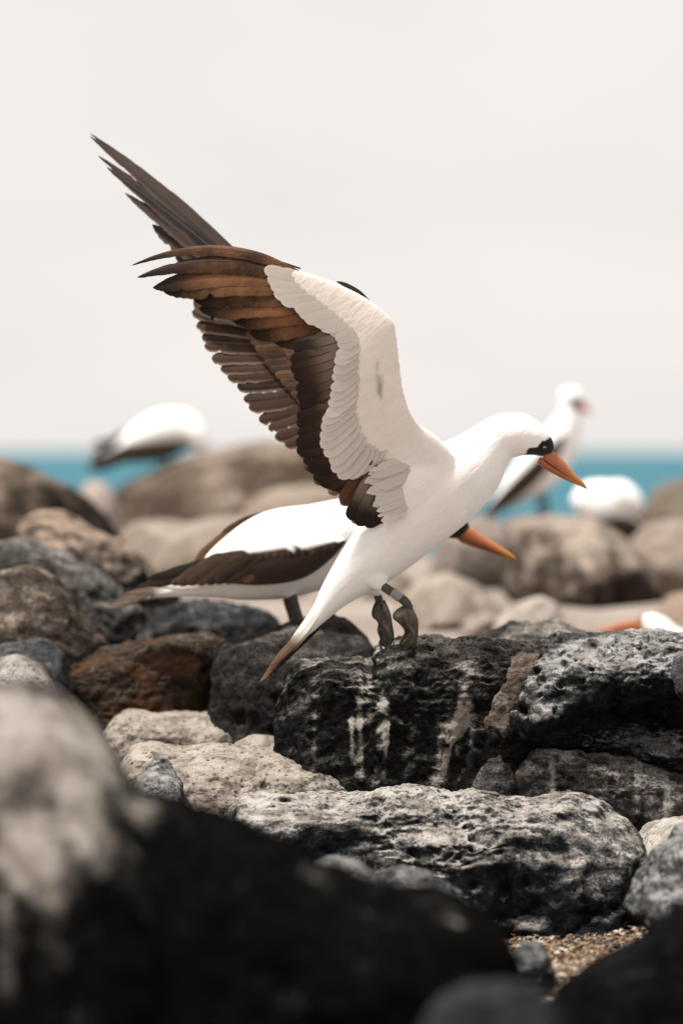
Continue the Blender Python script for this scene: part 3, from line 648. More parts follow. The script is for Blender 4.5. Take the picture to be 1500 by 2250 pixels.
F_PRIM = feather_mat('primary_vane', (0.055, 0.026, 0.013), (0.36, 0.175, 0.082), 0.45, tip=(0.022, 0.014, 0.010))
F_FARP = feather_mat('far_primary_vane', (0.018, 0.014, 0.013), (0.070, 0.048, 0.037), 0.2, edge=(0.22, 0.16, 0.13), edgeamt=0.5, shaft=(0.10, 0.10, 0.105))
F_SEC = feather_mat('secondary_vane', (0.018, 0.010, 0.006), (0.10, 0.052, 0.026), 0.22, tip=(0.022, 0.012, 0.008), root=(0.30, 0.235, 0.18), rng=(0.80, 0.30))
F_FARS = feather_mat('far_secondary_vane', (0.014, 0.008, 0.005), (0.062, 0.031, 0.016), 0.2, edge=(0.36, 0.26, 0.20), edgeamt=0.8, shaft=(0.07, 0.045, 0.03))
F_COV = feather_mat('white_covert_vane', (0.76, 0.705, 0.65), (0.83, 0.78, 0.725), 0.35, shaft=(0.74, 0.69, 0.64), barb=0.5)
F_BODYW = feather_mat('white_scapular_vane', (0.74, 0.71, 0.68), (0.82, 0.79, 0.76), 0.15, shaft=(0.78, 0.75, 0.72), barb=0.4)
F_BROWN = feather_mat('brown_covert_vane', (0.035, 0.018, 0.010), (0.15, 0.075, 0.035), 0.2)
F_DARK = feather_mat('black_vane', (0.010, 0.008, 0.007), (0.045, 0.027, 0.017), 0.08)
F_FOLD = feather_mat('folded_vane', (0.014, 0.008, 0.005), (0.055, 0.030, 0.016), 0.1)
F_TAIL = feather_mat('tail_vane', (0.022, 0.013, 0.008), (0.12, 0.062, 0.034), 0.12, root=(0.78, 0.74, 0.69), shaft=(0.20, 0.14, 0.10), rng=(0.62, 0.28))
F_TAILD = feather_mat('dark_tail_vane', (0.016, 0.010, 0.007), (0.085, 0.044, 0.025), 0.1)

_fs = [0]
def feather(name, parent, org, root, tip, width, mat, bend=0.0, sag=0.0, tipk='round', twist=0.0, nl=16, nc=6, side=None, rag=0.03, camber=0.10, asym=0.0, quill=0.35):
    """one vane. root/tip world points; width half width in m; bend = in-plane bow, sag = bow along the face normal"""
    _fs[0] += 1; rr = np.random.RandomState(_fs[0])
    root = np.asarray(root, float); tip = np.asarray(tip, float); ax = tip - root; L = np.linalg.norm(ax); ax /= L
    nrm = np.array([0, -1.0, 0]) if side is None else np.asarray(side, float)
    nrm = nrm - ax * np.dot(nrm, ax); nrm /= np.linalg.norm(nrm); lat = np.cross(nrm, ax)
    ct, st_ = math.cos(twist), math.sin(twist); lat, nrm = lat * ct + nrm * st_, nrm * ct - lat * st_
    u = 1 - (1 - np.linspace(0, 1, nl + 1)) ** 1.35
    if tipk == 'point': wv = np.minimum(1, (quill + (1 - quill) * sstep(0, 0.25, u))) * np.clip((1 - u) / 0.48, 0, 1) ** 0.62
    elif tipk == 'round':
        rl = min(0.4, 1.5 * width / L); wv = (quill + (1 - quill) * sstep(0, 0.35, u)) * np.where(u > 1 - rl, np.sqrt(np.clip(1 - ((u - 1 + rl) / rl) ** 2, 0, 1)), 1.0)
    else: wv = (quill + (1 - quill) * sstep(0, 0.35, u)) * np.where(u > 0.68, np.clip(1 - ((u - 0.68) / 0.32) ** 2, 0, 1) ** 0.75, 1.0)
    wv = np.maximum(wv, 0.015)
    cen = root + np.outer(u, ax * L) + np.outer(4 * u * (1 - u), lat * bend + nrm * sag)
    vv = np.linspace(0, 1, nc + 1); V, UV = [], []
    jag1 = 1 + rag * rr.uniform(-1, 1, nl + 1) * (0.3 + 1.2 * u); jag2 = 1 + rag * rr.uniform(-1, 1, nl + 1) * (0.3 + 1.2 * u)
    for q_ in range(rr.randint(0, 3)):
        i_ = rr.randint(int(nl * 0.45), nl - 1); (jag1 if rr.rand() < 0.5 else jag2)[i_] *= 1 - rag * rr.uniform(2, 7)
    for i in range(nl + 1):
        for j in range(nc + 1):
            s_ = vv[j] * 2 - 1
            ww = width * wv[i] * ((1 - asym) * jag1[i] if s_ < 0 else (1 + asym) * jag2[i])
            V.append(cen[i] + lat * s_ * ww - nrm * (camber * width * wv[i] * s_ * s_)); UV.append((u[i], vv[j]))
    V = np.array(V); idx = np.arange((nl + 1) * (nc + 1)).reshape(nl + 1, nc + 1)
    F = np.stack([idx[:-1, :-1].ravel(), idx[:-1, 1:].ravel(), idx[1:, 1:].ravel(), idx[1:, :-1].ravel()], 1)
    # thin but solid: back face 0.5 mm behind
    nV = len(V); V2 = V - nrm * 0.0005; Fb = F[:, ::-1] + nV
    rim = np.concatenate([idx[0], idx[1:, -1], idx[-1, ::-1][1:], idx[::-1, 0][1:-1]]); r2 = np.roll(rim, -1)
    nr = len(rim); a_ = 2 * nV + np.arange(nr); b2_ = np.roll(a_, -1)          # rim has its own vertices: crisp vane edge
    Fr = np.stack([b2_, a_, a_ + nr, b2_ + nr], 1)
    me = mesh_np(name, np.vstack([V, V2, V[rim], V2[rim]]) - org, np.vstack([F, Fb, Fr]))
    UV = np.array(UV); ul = me.uv_layers.new(name='uv'); uvv = np.vstack([UV, UV, UV[rim], UV[rim]]).astype(np.float32)
    li = np.zeros(len(me.loops), dtype=np.int32); me.loops.foreach_get('vertex_index', li)
    ul.data.foreach_set('uv', uvv[li].ravel())
    return link(name, me, mat, parent)
def along(poly, t):
    poly = np.asarray(poly, float); d = np.r_[0, np.cumsum(np.linalg.norm(np.diff(poly[:, :2], axis=0), axis=1))]; d /= d[-1]
    return np.array([np.interp(t, d, poly[:, k]) for k in range(poly.shape[1])])

def solid(col, rough=0.5, name='solid', spec=0.4, vary=0.3, sc=80):
    m, t, b, o_ = new_mat(name); tcn = t.nodes.new('ShaderNodeTexCoord')
    n1 = noise_n(t, tcn.outputs['Object'], sc, 4, 0.6)
    c = mixc(t, maprange(t, n1, 0.3, 0.7), tuple(x * (1 - vary) for x in col), tuple(min(1, x * (1 + vary)) for x in col))
    t.links.new(c, b.inputs['Base Color']); b.inputs['Roughness'].default_value = rough; b.inputs['Specular IOR Level'].default_value = spec
    bp = t.nodes.new('ShaderNodeBump'); bp.inputs['Strength'].default_value = 0.3; bp.inputs['Distance'].default_value = 0.002
    t.links.new(n1, bp.inputs['Height']); t.links.new(bp.outputs[0], b.inputs['Normal'])
    return m
M_LEG = solid((0.058, 0.050, 0.039), 0.6, 'leg_skin', 0.35, 0.4, 120)
M_WEB = solid((0.080, 0.064, 0.045), 0.55, 'web_skin', 0.3, 0.5, 60)
M_BAND = solid((0.24, 0.225, 0.205), 0.35, 'band_metal', 0.5, 0.1)
M_EYE = solid((0.01, 0.01, 0.01), 0.08, 'pupil', 0.6, 0.0)
M_IRIS = solid((0.20, 0.075, 0.015), 0.2, 'iris', 0.5, 0.2)
M_MASK = solid((0.008, 0.008, 0.009), 0.6, 'mask_skin', 0.2, 0.2)
def bill_mat():
    m, t, b, o_ = new_mat('bill_horn'); a = t.nodes.new('ShaderNodeAttribute'); a.attribute_name = 'col'
    tcn = t.nodes.new('ShaderNodeTexCoord'); n1 = noise_n(t, tcn.outputs['Object'], 70, 5, 0.65, 0.5)
    k = math_n(t, 'ADD', 0.75, math_n(t, 'MULTIPLY', n1, 0.5))
    mul = t.nodes.new('ShaderNodeVectorMath'); mul.operation = 'SCALE'; t.links.new(a.outputs['Color'], mul.inputs[0]); t.links.new(k, mul.inputs['Scale'])
    t.links.new(mul.outputs[0], b.inputs['Base Color']); b.inputs['Roughness'].default_value = 0.42; b.inputs['Specular IOR Level'].default_value = 0.35
    return m
M_BILL = bill_mat()
ORG = np.array([0.40, 0.125, 0.055]); YEL = np.array([0.48, 0.20, 0.03])
def bill_part(name, parent, org, spec, y0, tipat):
    v, f = loft(spec, y0, 26, 18); me = mesh_np(name, v - org, f)
    px, py = to_px(v); d = np.hypot(px - tipat[0], py - tipat[1]); L = np.hypot(spec[0][0] - tipat[0], spec[0][1] - tipat[1])
    k = sstep(0.55, 0.05, d / L)[:, None]; paint(me, (ORG * (1 - k) + YEL * k) * (0.9 if name == 'lower_mandible' else 1.0))
    return link(name, me, M_BILL, parent)
def part_loft(name, parent, org, spec, y0, mat, n=30, seg=20):
    v, f = loft(spec, y0, n, seg); return link(name, mesh_np(name, v - org, f), mat, parent)
def root_empty(name, loc, label, group=None):
    o = bpy.data.objects.new(name, None); COL.objects.link(o); o.location = tuple(loc); o.empty_display_size = 0.1
    tag(o, label, 'bird', group); return o
BG = 'seabirds on the boulders'

# ------------------------------------------------------------------ the landing bird
Y = 6.0
org = W(850, 1440, Y)
bird = root_empty('booby', org, 'large white seabird in front landing with raised brown wings and orange bill', BG)
body = loft([(640, 1418, 0, 9, 14), (672, 1382, 0, 15, 20), (705, 1345, 0, 22, 28), (738, 1303, 0, 36, 38), (782, 1258, 0, 54, 54), (832, 1210, 0, 70, 70), (893, 1148, 0, 83, 84),
             (962, 1082, 0, 92, 88), (1028, 1030, 0, 80, 74), (1068, 988, 0, 60, 56), (1100, 960, 0, 50, 46), (1140, 956, 0, 49, 43), (1176, 968, 0, 36, 35), (1200, 984, 0, 22, 22), (1212, 992, 0, 10, 12)], Y, 70, 36)
thigh = loft([(800, 1225, -0.02, 26, 24), (822, 1262, -0.028, 32, 26), (836, 1286, -0.033, 17, 16), (842, 1296, -0.035, 6, 6)], Y, 14, 16)
thigh2 = loft([(800, 1262, 0.03, 20, 20), (816, 1284, 0.03, 26, 24), (828, 1302, 0.034, 13, 13), (832, 1312, 0.035, 5, 5)], Y, 14, 16)
NEAR = [((1006, 1005), (862, 1148), -0.062, 12), ((955, 970), (806, 1062), -0.085, 11), ((908, 915), (738, 1020), -0.110, 10), ((888, 860), (722, 945), -0.128, 10),
        ((879, 800), (738, 870), -0.142, 10), ((872, 742), (746, 800), -0.152, 10), ((862, 702), (742, 745), -0.157, 9.5), ((815, 660), (706, 714), -0.155, 8.5),
        ((755, 628), (652, 676), -0.151, 7.5), ((695, 604), (612, 642), -0.146, 6.5), ((632, 588), (590, 606), -0.140, 5)]
FAR = [((985, 1010), (880, 1110), 0.062, 12), ((930, 960), (830, 1060), 0.085, 12), ((870, 900), (770, 990), 0.115, 12), ((820, 830), (725, 920), 0.140, 12),
       ((780, 770), (690, 860), 0.158, 11), ((745, 722), (665, 800), 0.170, 11), ((700, 690), (640, 755), 0.178, 10), ((640, 655), (600, 715), 0.182, 8), ((580, 620), (555, 660), 0.186, 6)]
def arm(tab):
    tab2 = catmull(np.array([[a[0], a[1], b_[0], b_[1], d, h] for a, b_, d, h in tab]), 60)
    LE = np.array([W(r[0], r[1], Y + r[4]) for r in tab2]); TE = np.array([W(r[2], r[3], Y + r[4] + 0.012) for r in tab2])
    C = (LE + TE) / 2; A = (LE - TE) / 2
    T = np.gradient(C, axis=0); Nn = np.cross(T, A); Nn /= np.linalg.norm(Nn, axis=1)[:, None]
    B = Nn * (tab2[:, 5:6] * S)
    V, F = tube_from_sections(C, A, B, 40)
    th = np.linspace(0, 2 * math.pi, 40, endpoint=False)
    k = 0.30 + 0.70 * ((1 + np.cos(th)) / 2) ** 0.8                  # thick leading edge, thin trailing edge
    V[:-2] = (C[:, None, :] + A[:, None, :] * np.cos(th)[None, :, None] + B[:, None, :] * (np.sin(th) * k)[None, :, None]).reshape(-1, 3)
    return V, F
# soft fillets where the wings leave the body
def axil(s): return loft([(850, 1150, s * 0.045, 40, 34), (905, 1085, s * 0.058, 62, 32), (950, 1030, s * 0.06, 52, 26), (940, 985, s * 0.075, 34, 20), (905, 940, s * 0.095, 14, 12)], Y, 24, 20)
me = union([body, thigh, thigh2, arm(NEAR), arm(FAR), axil(-1), axil(1)], 0.0034, 7)
V = verts(me); px, py = to_px(V); dyv = V[:, 1] - Y
cols = np.tile(WHITE, (len(V), 1))
wn = fbm(V * 60, 3, 4)
# bare black face: narrow strip before the eye and along the gape
mk = inpoly(px + 1.2 * wn, py + 1.2 * wn, [(1153, 998), (1160, 983), (1180, 982), (1189, 970), (1215, 958), (1240, 1000), (1240, 1050), (1156, 1022)])
cols[mk] = MASK
# grey flecks along the under side of the arm
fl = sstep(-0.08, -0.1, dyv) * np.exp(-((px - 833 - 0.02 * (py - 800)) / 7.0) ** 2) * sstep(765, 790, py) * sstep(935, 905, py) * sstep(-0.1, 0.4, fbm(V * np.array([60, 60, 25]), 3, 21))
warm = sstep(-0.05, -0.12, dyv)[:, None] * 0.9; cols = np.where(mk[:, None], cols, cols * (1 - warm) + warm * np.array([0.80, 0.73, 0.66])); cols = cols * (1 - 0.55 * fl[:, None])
bt = inpoly(px + 6 * wn, py, [(560, 1520), (605, 1480), (650, 1425), (690, 1385), (735, 1350), (740, 1375), (640, 1480)])
cols[bt] = BROWN
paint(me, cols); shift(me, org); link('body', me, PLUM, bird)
# bill: upper and lower mandible meeting at the gape line
bill = bill_part('bill', bird, org, [(1194, 1001, 0, 6, 11), (1204, 1007, 0, 17.5, 15.5), (1222, 1020, 0, 17, 14), (1248, 1042, 0, 11, 9.5), (1270, 1058, 0, 7, 6), (1283, 1069, 0, 3.6, 3.2), (1288, 1075, 0, 0.8, 0.8)], Y, (1288, 1075))
bill_part('lower_mandible', bill, org, [(1182, 1010, 0, 7, 13), (1198, 1021, 0, 9, 13), (1222, 1037, 0, 7, 10), (1248, 1052, 0, 5, 7), (1270, 1063, 0, 3.4, 4), (1282, 1070, 0, 1.4, 1.6)], Y, (1288, 1075))
def gape(parent, org, pts, y):
    for sg in (-1, 1):
        v, f = limb([W(a, b_, y + sg * w_ * mpp(y)) for a, b_, w_ in pts], [0.8 * mpp(y)] * len(pts), 6, 18); link('gape_line', mesh_np('gape_line', v - org, f), M_MASK, parent)
def eye(parent, org, px, py, y, dy, r):
    v, f = ico(3); c = W(px, py, y + dy)
    e = link('eye', mesh_np('eye', v * r * np.array([1, 0.6, 0.8]) + c - org, f), M_IRIS, parent)
    link('pupil', mesh_np('pupil', v * r * 0.55 * np.array([1, 0.7, 1]) + c + np.array([0, -0.55 * r, 0]) - org, f), M_EYE, e)
gape(bill, org, [(1196, 1013, 14.3), (1212, 1023, 13.2), (1232, 1037, 9.6), (1252, 1050, 6.8), (1272, 1063, 3.6)], Y)
eye(bird, org, 1196, 984, Y, -0.0280, 0.0042)
eye_far = eye

# flight feathers
def dyn(p):          # depth of the near wing plane beside pixel p
    t_ = np.array([[(a[0] + b_[0]) / 2, (a[1] + b_[1]) / 2, d] for a, b_, d, h in NEAR]); q = catmull(t_, 80)
    return q[np.argmin(np.hypot(q[:, 0] - p[0], q[:, 1] - p[1])), 2]
def dyf(p):
    t_ = np.array([[(a[0] + b_[0]) / 2, (a[1] + b_[1]) / 2, d] for a, b_, d, h in FAR]); q = catmull(t_, 80)
    return q[np.argmin(np.hypot(q[:, 0] - p[0], q[:, 1] - p[1])), 2]
PX = S
prim = [((655, 596), (289, 583), 13, 40), ((660, 606), (302, 609), 22, 30), ((668, 618), (336, 632), 26, 24), ((680, 632), (360, 641), 28, 17), ((695, 648), (424, 657), 30, 12),
        ((712, 662), (437, 678), 31, 8), ((730, 676), (506, 699), 32, 6), ((748, 690), (547, 730), 32, 4), ((766, 704), (598, 748), 30, 3), ((782, 716), (648, 756), 26, 2)]
for i, (r, tp, hw, bd) in enumerate(prim):
    feather('primary_feather', bird, org, W(*r, Y + dyn(r) + 0.007 + 0.0022 * i), W(*tp, Y - 0.080 - 0.004 * i + 0.0022 * i), hw * PX, F_PRIM if i < 8 else F_SEC, bend=-bd * PX, sag=0.012,
            tipk='point' if i < 2 else 'taper', twist=0.26, nl=30, nc=8, rag=0.05, camber=0.22, asym=0.25)
tips = [(646, 772), (640, 800), (646, 835), (656, 880), (657, 930), (648, 975), (660, 1008), (685, 1052), (712, 1074), (742, 1078)]
roots = [(775, 738), (785, 738), (790, 765), (797, 810), (803, 860), (806, 900), (808, 930), (815, 965), (822, 990), (828, 1010)]
for k in range(18):
    tt = k / 17.0; r = along(roots, tt); tp = along(tips, tt)
    feather('secondary_feather', bird, org, W(*r, Y + dyn(r) + 0.010 + 0.0012 * (k % 2)), W(*(tp + np.array([random.uniform(-5, 5), random.uniform(-4, 4)])), Y + dyn(r) + 0.028 + 0.0016 * k), random.uniform(17, 22) * PX, F_SEC, bend=(6 + 12 * tt) * PX, sag=0.006, tipk='round', twist=-0.16, nl=20, nc=6, rag=0.05, camber=0.07)
for k, (r, tp) in enumerate([((812, 1010), (752, 1108)), ((826, 1030), (768, 1143)), ((838, 1045), (786, 1156)), ((850, 1058), (806, 1160)), ((862, 1072), (826, 1150)), ((872, 1090), (845, 1135))]):
    feather('tertial_feather', bird, org, W(*r, Y + dyn(r) - 0.002), W(*tp, Y - 0.055 - 0.004 * k), 22 * PX, F_SEC if k else F_BROWN, bend=4 * PX, sag=0.005, twist=-0.10, nl=16, nc=6, camber=0.04)
# white under wing coverts: scalloped rows
edge = [(582, 592), (588, 622), (606, 655), (640, 668), (664, 700), (690, 712), (718, 732), (738, 745), (740, 775), (733, 830), (722, 890), (706, 945), (707, 985), (722, 1015), (733, 1040), (750, 1052), (772, 1052), (792, 1035), (808, 1005)]
inner = [(690, 612), (695, 628), (720, 650), (745, 662), (765, 680), (785, 700), (805, 715), (815, 725), (815, 735), (815, 770), (818, 820), (820, 865), (825, 895), (830, 915), (838, 935), (845, 950), (852, 955), (860, 950), (870, 940)]
for row, (fr0, fr1, cnt, wd, off) in enumerate([(0.0, 0.75, 34, 15, 0.003)]):
    for k in range(cnt):
        tt = (k + 0.5 * (row % 2)) / (cnt - 0.5); e = along(edge, tt); n_ = along(inner, tt)
        tp = e + (n_ - e) * fr0 + np.array([random.uniform(-3, 3), random.uniform(-3, 3)]); r = e + (n_ - e) * fr1
        big = 1 + 0.25 * sstep(0.6, 0.8, tt)
        feather('covert_feather', bird, org, W(*r, Y + dyn(r) + off), W(*tp, Y + dyn(r) + 0.0060 + 0.0006 * (k % 3)), wd * big * PX, F_COV, bend=random.uniform(2, 6) * PX, sag=0.001, twist=-0.035, nl=12, nc=4, rag=0.02, camber=0.0)
for k in range(15):
    tt = k / 14.0; r = along([(905, 1000), (892, 1040), (890, 1075), (905, 1110)], tt) + np.array([random.uniform(-12, 12), random.uniform(-5, 5)])
    tp = along([(806, 1030), (800, 1062), (812, 1095), (832, 1142)], tt) + np.array([random.uniform(-5, 12), random.uniform(-6, 6)])
    feather('axillary_feather', bird, org, W(*r, Y - 0.080 + random.uniform(0, 0.006)), W(*tp, Y - 0.104 - random.uniform(0, 0.004)), random.uniform(8, 12) * PX, F_COV, bend=random.uniform(0, 7) * PX, sag=0.004, nl=14, nc=4, camber=0.0, rag=0.10, tipk='taper')
# dark edge of the upper side showing along the leading edge of the near wing
feather('leading_edge_feather', bird, org, W(812, 662, Y - 0.142), W(738, 618, Y - 0.142), 5 * PX, F_DARK, bend=-5 * PX, nl=10, nc=4, tipk='taper', camber=0)
feather('leading_edge_feather', bird, org, W(660, 590, Y - 0.130), W(440, 556, Y - 0.100), 5 * PX, F_DARK, bend=-9 * PX, nl=14, nc=4, tipk='taper', camber=0)
# far wing
fprim = [((600, 648), (199, 293), 15, 12, 'point'), ((604, 655), (198, 299), 16, 8, 'point'), ((606, 664), (216, 342), 17, 8, 'point'), ((610, 672), (235, 367), 19, 6, 'point'), ((615, 682), (275, 424), 21, 4, 'point'),
         ((620, 690), (335, 493), 24, 2, 'taper'), ((628, 700), (385, 560), 26, 0, 'taper'), ((636, 708), (410, 620), 27, 0, 'taper'), ((645, 716), (425, 660), 27, 0, 'round')]
for i, (r, tp, hw, bd, tk) in enumerate(fprim):
    feather('primary_feather', bird, org, W(*r, Y + dyf(r) - 0.0022 * i), W(*tp, Y + 0.245 - 0.006 * i), hw * PX * 1.04, F_FARP, bend=-bd * PX, sag=0.01, tipk=tk, twist=0.2, nl=30, nc=6, rag=0.07, camber=0.2, asym=0.2)
ftips = [(420, 685), (434, 716), (446, 745), (460, 772), (478, 797), (497, 815), (514, 848), (532, 876), (550, 896), (568, 918), (592, 945), (612, 960), (632, 976)]
froots = [(655, 722), (660, 735), (668, 752), (676, 770), (685, 785), (694, 800), (702, 818), (710, 835), (720, 850), (730, 866), (740, 880), (750, 896), (760, 912)]
for k in range(14):
    tt = k / 13.0; r = along(froots, tt); tp = along(ftips, tt)
    feather('secondary_feather', bird, org, W(*r, Y + dyf(r) + 0.002 - 0.0008 * k), W(*(tp + np.array([random.uniform(-7, 7), random.uniform(-4, 4)])), Y + dyf(r) + 0.035 - 0.003 * k), random.uniform(14, 17.5) * PX, F_FARS, bend=(random.uniform(-1, 6) + 8 * tt) * PX, sag=0.006, tipk='round', twist=random.uniform(0.14, 0.30), nl=24, nc=6, rag=0.07, camber=random.uniform(0.06, 0.14))
for row in range(2):
    for k in range(13):
        tt = (k + 0.5 * row) / 12.5; r = along([(690, 715), (720, 770), (760, 840), (800, 900)], tt); tp = along([(540, 735), (575, 790), (625, 850), (680, 915)] if row == 0 else [(600, 735), (630, 785), (670, 840), (715, 895)], tt)
        feather('covert_feather', bird, org, W(*r, Y + dyf(r) - 0.014 - 0.003 * row), W(*tp, Y + dyf(r) - 0.006 - 0.004 * row), 15 * PX, F_BROWN, bend=3 * PX, twist=0.2, nl=12, nc=4, camber=0.15)
# inner far secondaries below the near ones
for k, (r, tp) in enumerate([((780, 930), (655, 1000)), ((790, 950), (668, 1030)), ((800, 970), (690, 1062)), ((815, 990), (722, 1085)), ((830, 1010), (748, 1110)), ((845, 1030), (775, 1150))]):
    feather('secondary_feather', bird, org, W(*r, Y + 0.10), W(*tp, Y + 0.11 - 0.003 * k), 17 * PX, F_BROWN, bend=6 * PX, twist=0.25, nl=16, nc=6, camber=0.2)
# tail
for k in range(8):
    a = (k - 3.5) / 3.5
    feather('tail_feather', bird, org, W(712 + 9 * a, 1345 + 7 * a + 8 * max(a, 0), Y + 0.022 * a), W(570 + 22 * abs(a) ** 1.5 + 6 * max(a, 0), 1499 - 34 * abs(a) ** 1.4 + 10 * max(0, a), Y + 0.030 * a), 10 * PX, F_TAILD if k > 3 else F_TAIL, bend=4 * PX, nl=20, nc=6, tipk='taper', twist=0.5 * a + 0.9, camber=0.15, quill=0.7)
# legs and hanging webbed feet
def foot(parent, org, toes, y, name='foot'):
    """toes: three hanging pixel polylines with depth; webs sag in folds between them"""
    V, F, o = [], [], 0
    pt = [np.array([W(x, yy, y + d) for x, yy, d in tl]) for tl in toes]
    for k, p in enumerate(pt):
        v, f = limb(p, [0.0045] + [0.0027] * (len(p) - 3) + [0.0022, 0.0008], 8, 30); V.append(v); F.append(f + o); o += len(v)
    ft = link(name, mesh_np(name, np.vstack(V) - org, np.vstack(F)), M_LEG, parent)
    for k in range(len(pt) - 1):
        a, b_ = catmull(pt[k], 22)[1:-2], catmull(pt[k + 1], 22)[1:-2]; m = 12; rows = []
        for j in range(m + 1):
            s_ = j / m; bulge = math.sin(math.pi * s_); r_ = a * (1 - s_) + b_ * s_
            u_ = np.linspace(0, 1, len(r_))
            fold = 0.005 * bulge * np.sin(u_ * 8 + k * 2 + s_ * 6) + 0.0025 * bulge * np.sin(u_ * 17 + s_ * 14 + k)
            r_ = r_ + np.stack([fold * 0.8, -0.006 * bulge * (0.4 + np.sin(u_ * 6 + k)) + fold, np.zeros_like(fold)], 1)
            r_[-1, 2] += 0.010 * bulge
            rows.append(r_)
        G = np.array(rows); q = G.shape[1]; idx = np.arange((m + 1) * q).reshape(m + 1, q)
        Fq = np.stack([idx[:-1, :-1].ravel(), idx[:-1, 1:].ravel(), idx[1:, 1:].ravel(), idx[1:, :-1].ravel()], 1); G = G.reshape(-1, 3)
        nn = vnormals(G, np.vstack([Fq[:, :3], Fq[:, [0, 2, 3]]])); nV = len(G)
        rim = np.concatenate([idx[0], idx[1:, -1], idx[-1, ::-1][1:], idx[::-1, 0][1:-1]]); r2 = np.roll(rim, -1)
        me = mesh_np('web', np.vstack([G + nn * 0.0009, G - nn * 0.0009]) - org, np.vstack([Fq, Fq[:, ::-1] + nV, np.stack([r2, rim, rim + nV, r2 + nV], 1)]))
        link('web', me, M_WEB, ft)
    return ft
def leg(parent, org, pts, rad, y):
    v, f = limb([W(a, b_, y + d) for a, b_, d in pts], [r * PX for r in rad], 14, 24)
    return link('leg', mesh_np('leg', v - org, f), M_LEG, parent)
lg = leg(bird, org, [(832, 1280, -0.035), (850, 1294, -0.037), (872, 1308, -0.038), (890, 1322, -0.038), (900, 1338, -0.038)], [9, 10, 9.5, 10, 9], Y)
v, f = limb([W(861, 1300, Y - 0.0375), W(868, 1305, Y - 0.038), W(876, 1311, Y - 0.038), W(880, 1314, Y - 0.038)], [11 * PX] * 4, 20, 6)
link('leg_band', mesh_np('leg_band', v - org, f), M_BAND, lg)
foot(bird, org, [[(895, 1330, -0.036), (872, 1342, -0.045), (865, 1356, -0.052), (880, 1370, -0.05), (891, 1388, -0.048), (880, 1410, -0.044), (881, 1422, -0.04), (893, 1440, -0.035)],
                 [(897, 1332, -0.040), (896, 1352, -0.060), (893, 1370, -0.064), (903, 1392, -0.058), (894, 1412, -0.052), (895, 1441, -0.036)],
                 [(899, 1332, -0.036), (913, 1356, -0.032), (916, 1378, -0.030), (914, 1402, -0.030), (907, 1422, -0.032), (899, 1440, -0.034)]], Y)
leg(bird, org, [(828, 1305, 0.035), (831, 1314, 0.035), (834, 1324, 0.035), (838, 1336, 0.034)], [9, 9, 9, 9], Y)
foot(bird, org, [[(831, 1318, 0.03), (820, 1338, 0.020), (820, 1354, 0.014), (833, 1366, 0.016), (831, 1386, 0.014), (837, 1404, 0.018), (834, 1414, 0.022), (845, 1442, 0.028)],
                 [(836, 1318, 0.03), (840, 1340, 0.012), (836, 1366, 0.004), (848, 1390, 0.006), (846, 1415, 0.014), (848, 1442, 0.026)],
                 [(841, 1320, 0.034), (854, 1345, 0.036), (859, 1372, 0.038), (863, 1400, 0.038), (857, 1416, 0.036), (851, 1441, 0.030)]], Y)

# ------------------------------------------------------------------ the crouching bird behind
Y2 = 6.5
org2 = W(655, 1366, Y2)
b2 = root_empty('booby', org2, 'white seabird with folded brown wing crouching behind the landing bird', BG)
bd = loft([(330, 1308, 0, 7, 16), (385, 1298, 0, 14, 24), (440, 1285, 0, 30, 40), (500, 1258, 0, 66, 66), (600, 1222, 0, 98, 88), (700, 1200, 0, 94, 88), (790, 1172, 0, 84, 78), (865, 1140, 0, 62, 58), (915, 1128, 0, 48, 44), (955, 1138, 0, 46, 42), (985, 1148, 0, 36, 36), (1008, 1160, 0, 27, 26), (1028, 1172, 0, 12, 12)], Y2, 60, 32)
th2 = loft([(640, 1270, -0.03, 24, 20), (638, 1298, -0.035, 18, 16), (640, 1312, -0.035, 8, 8)], Y2, 12, 14)
th3 = loft([(630, 1270, 0.03, 24, 20), (628, 1298, 0.035, 18, 16), (628, 1312, 0.035, 8, 8)], Y2, 12, 14)
me = union([bd, th2, th3], 0.005, 5); V = verts(me); px, py = to_px(V); cols = np.tile(WHITE, (len(V), 1))
cols[inpoly(px, py, [(985, 1125), (1040, 1125), (1050, 1200), (990, 1200), (978, 1170)])] = MASK
paint(me, cols); shift(me, org2); link('body', me, PLUM, b2)
bl = bill_part('bill', b2, org2, [(1008, 1166, 0, 10, 12), (1020, 1172, 0, 19, 17), (1045, 1186, 0, 16, 13), (1080, 1202, 0, 11, 9), (1110, 1217, 0, 7.5, 6), (1128, 1226, 0, 3.5, 3), (1133, 1230, 0, 0.8, 0.8)], Y2, (1133, 1230))
bill_part('lower_mandible', bl, org2, [(1004, 1178, 0, 6, 11), (1022, 1186, 0, 9, 12), (1050, 1198, 0, 7, 9), (1085, 1212, 0, 5, 6), (1115, 1224, 0, 2, 2)], Y2, (1133, 1230))
gape(bl, org2, [(1010, 1180, 14), (1040, 1194, 11), (1070, 1206, 8), (1100, 1218, 5)], Y2)
def folded(s):
    fw = [(756, 1188, s * 0.086, 6, 6), (715, 1206, s * 0.097, 26, 9), (650, 1230, s * 0.104, 44, 12), (570, 1242, s * 0.100, 44, 12), (490, 1246, s * 0.085, 36, 11), (430, 1264, s * 0.066, 20, 9), (380, 1282, s * 0.050, 6, 5)]
    v, f = loft(fw, Y2, 36, 20); me = mesh_np('folded_wing', v - org2, f); px, py = to_px(v); brd = np.interp(px, [380, 470, 540, 600, 700, 760], [1200, 1212, 1206, 1207, 1196, 1184]) + 4 * np.abs(np.sin(px / 9.0))
    paint(me, np.where((py < brd)[:, None], WHITE, DKB)); return link('folded_wing', me, PLUM, b2)
fwn = folded(-1); fwf = folded(1)
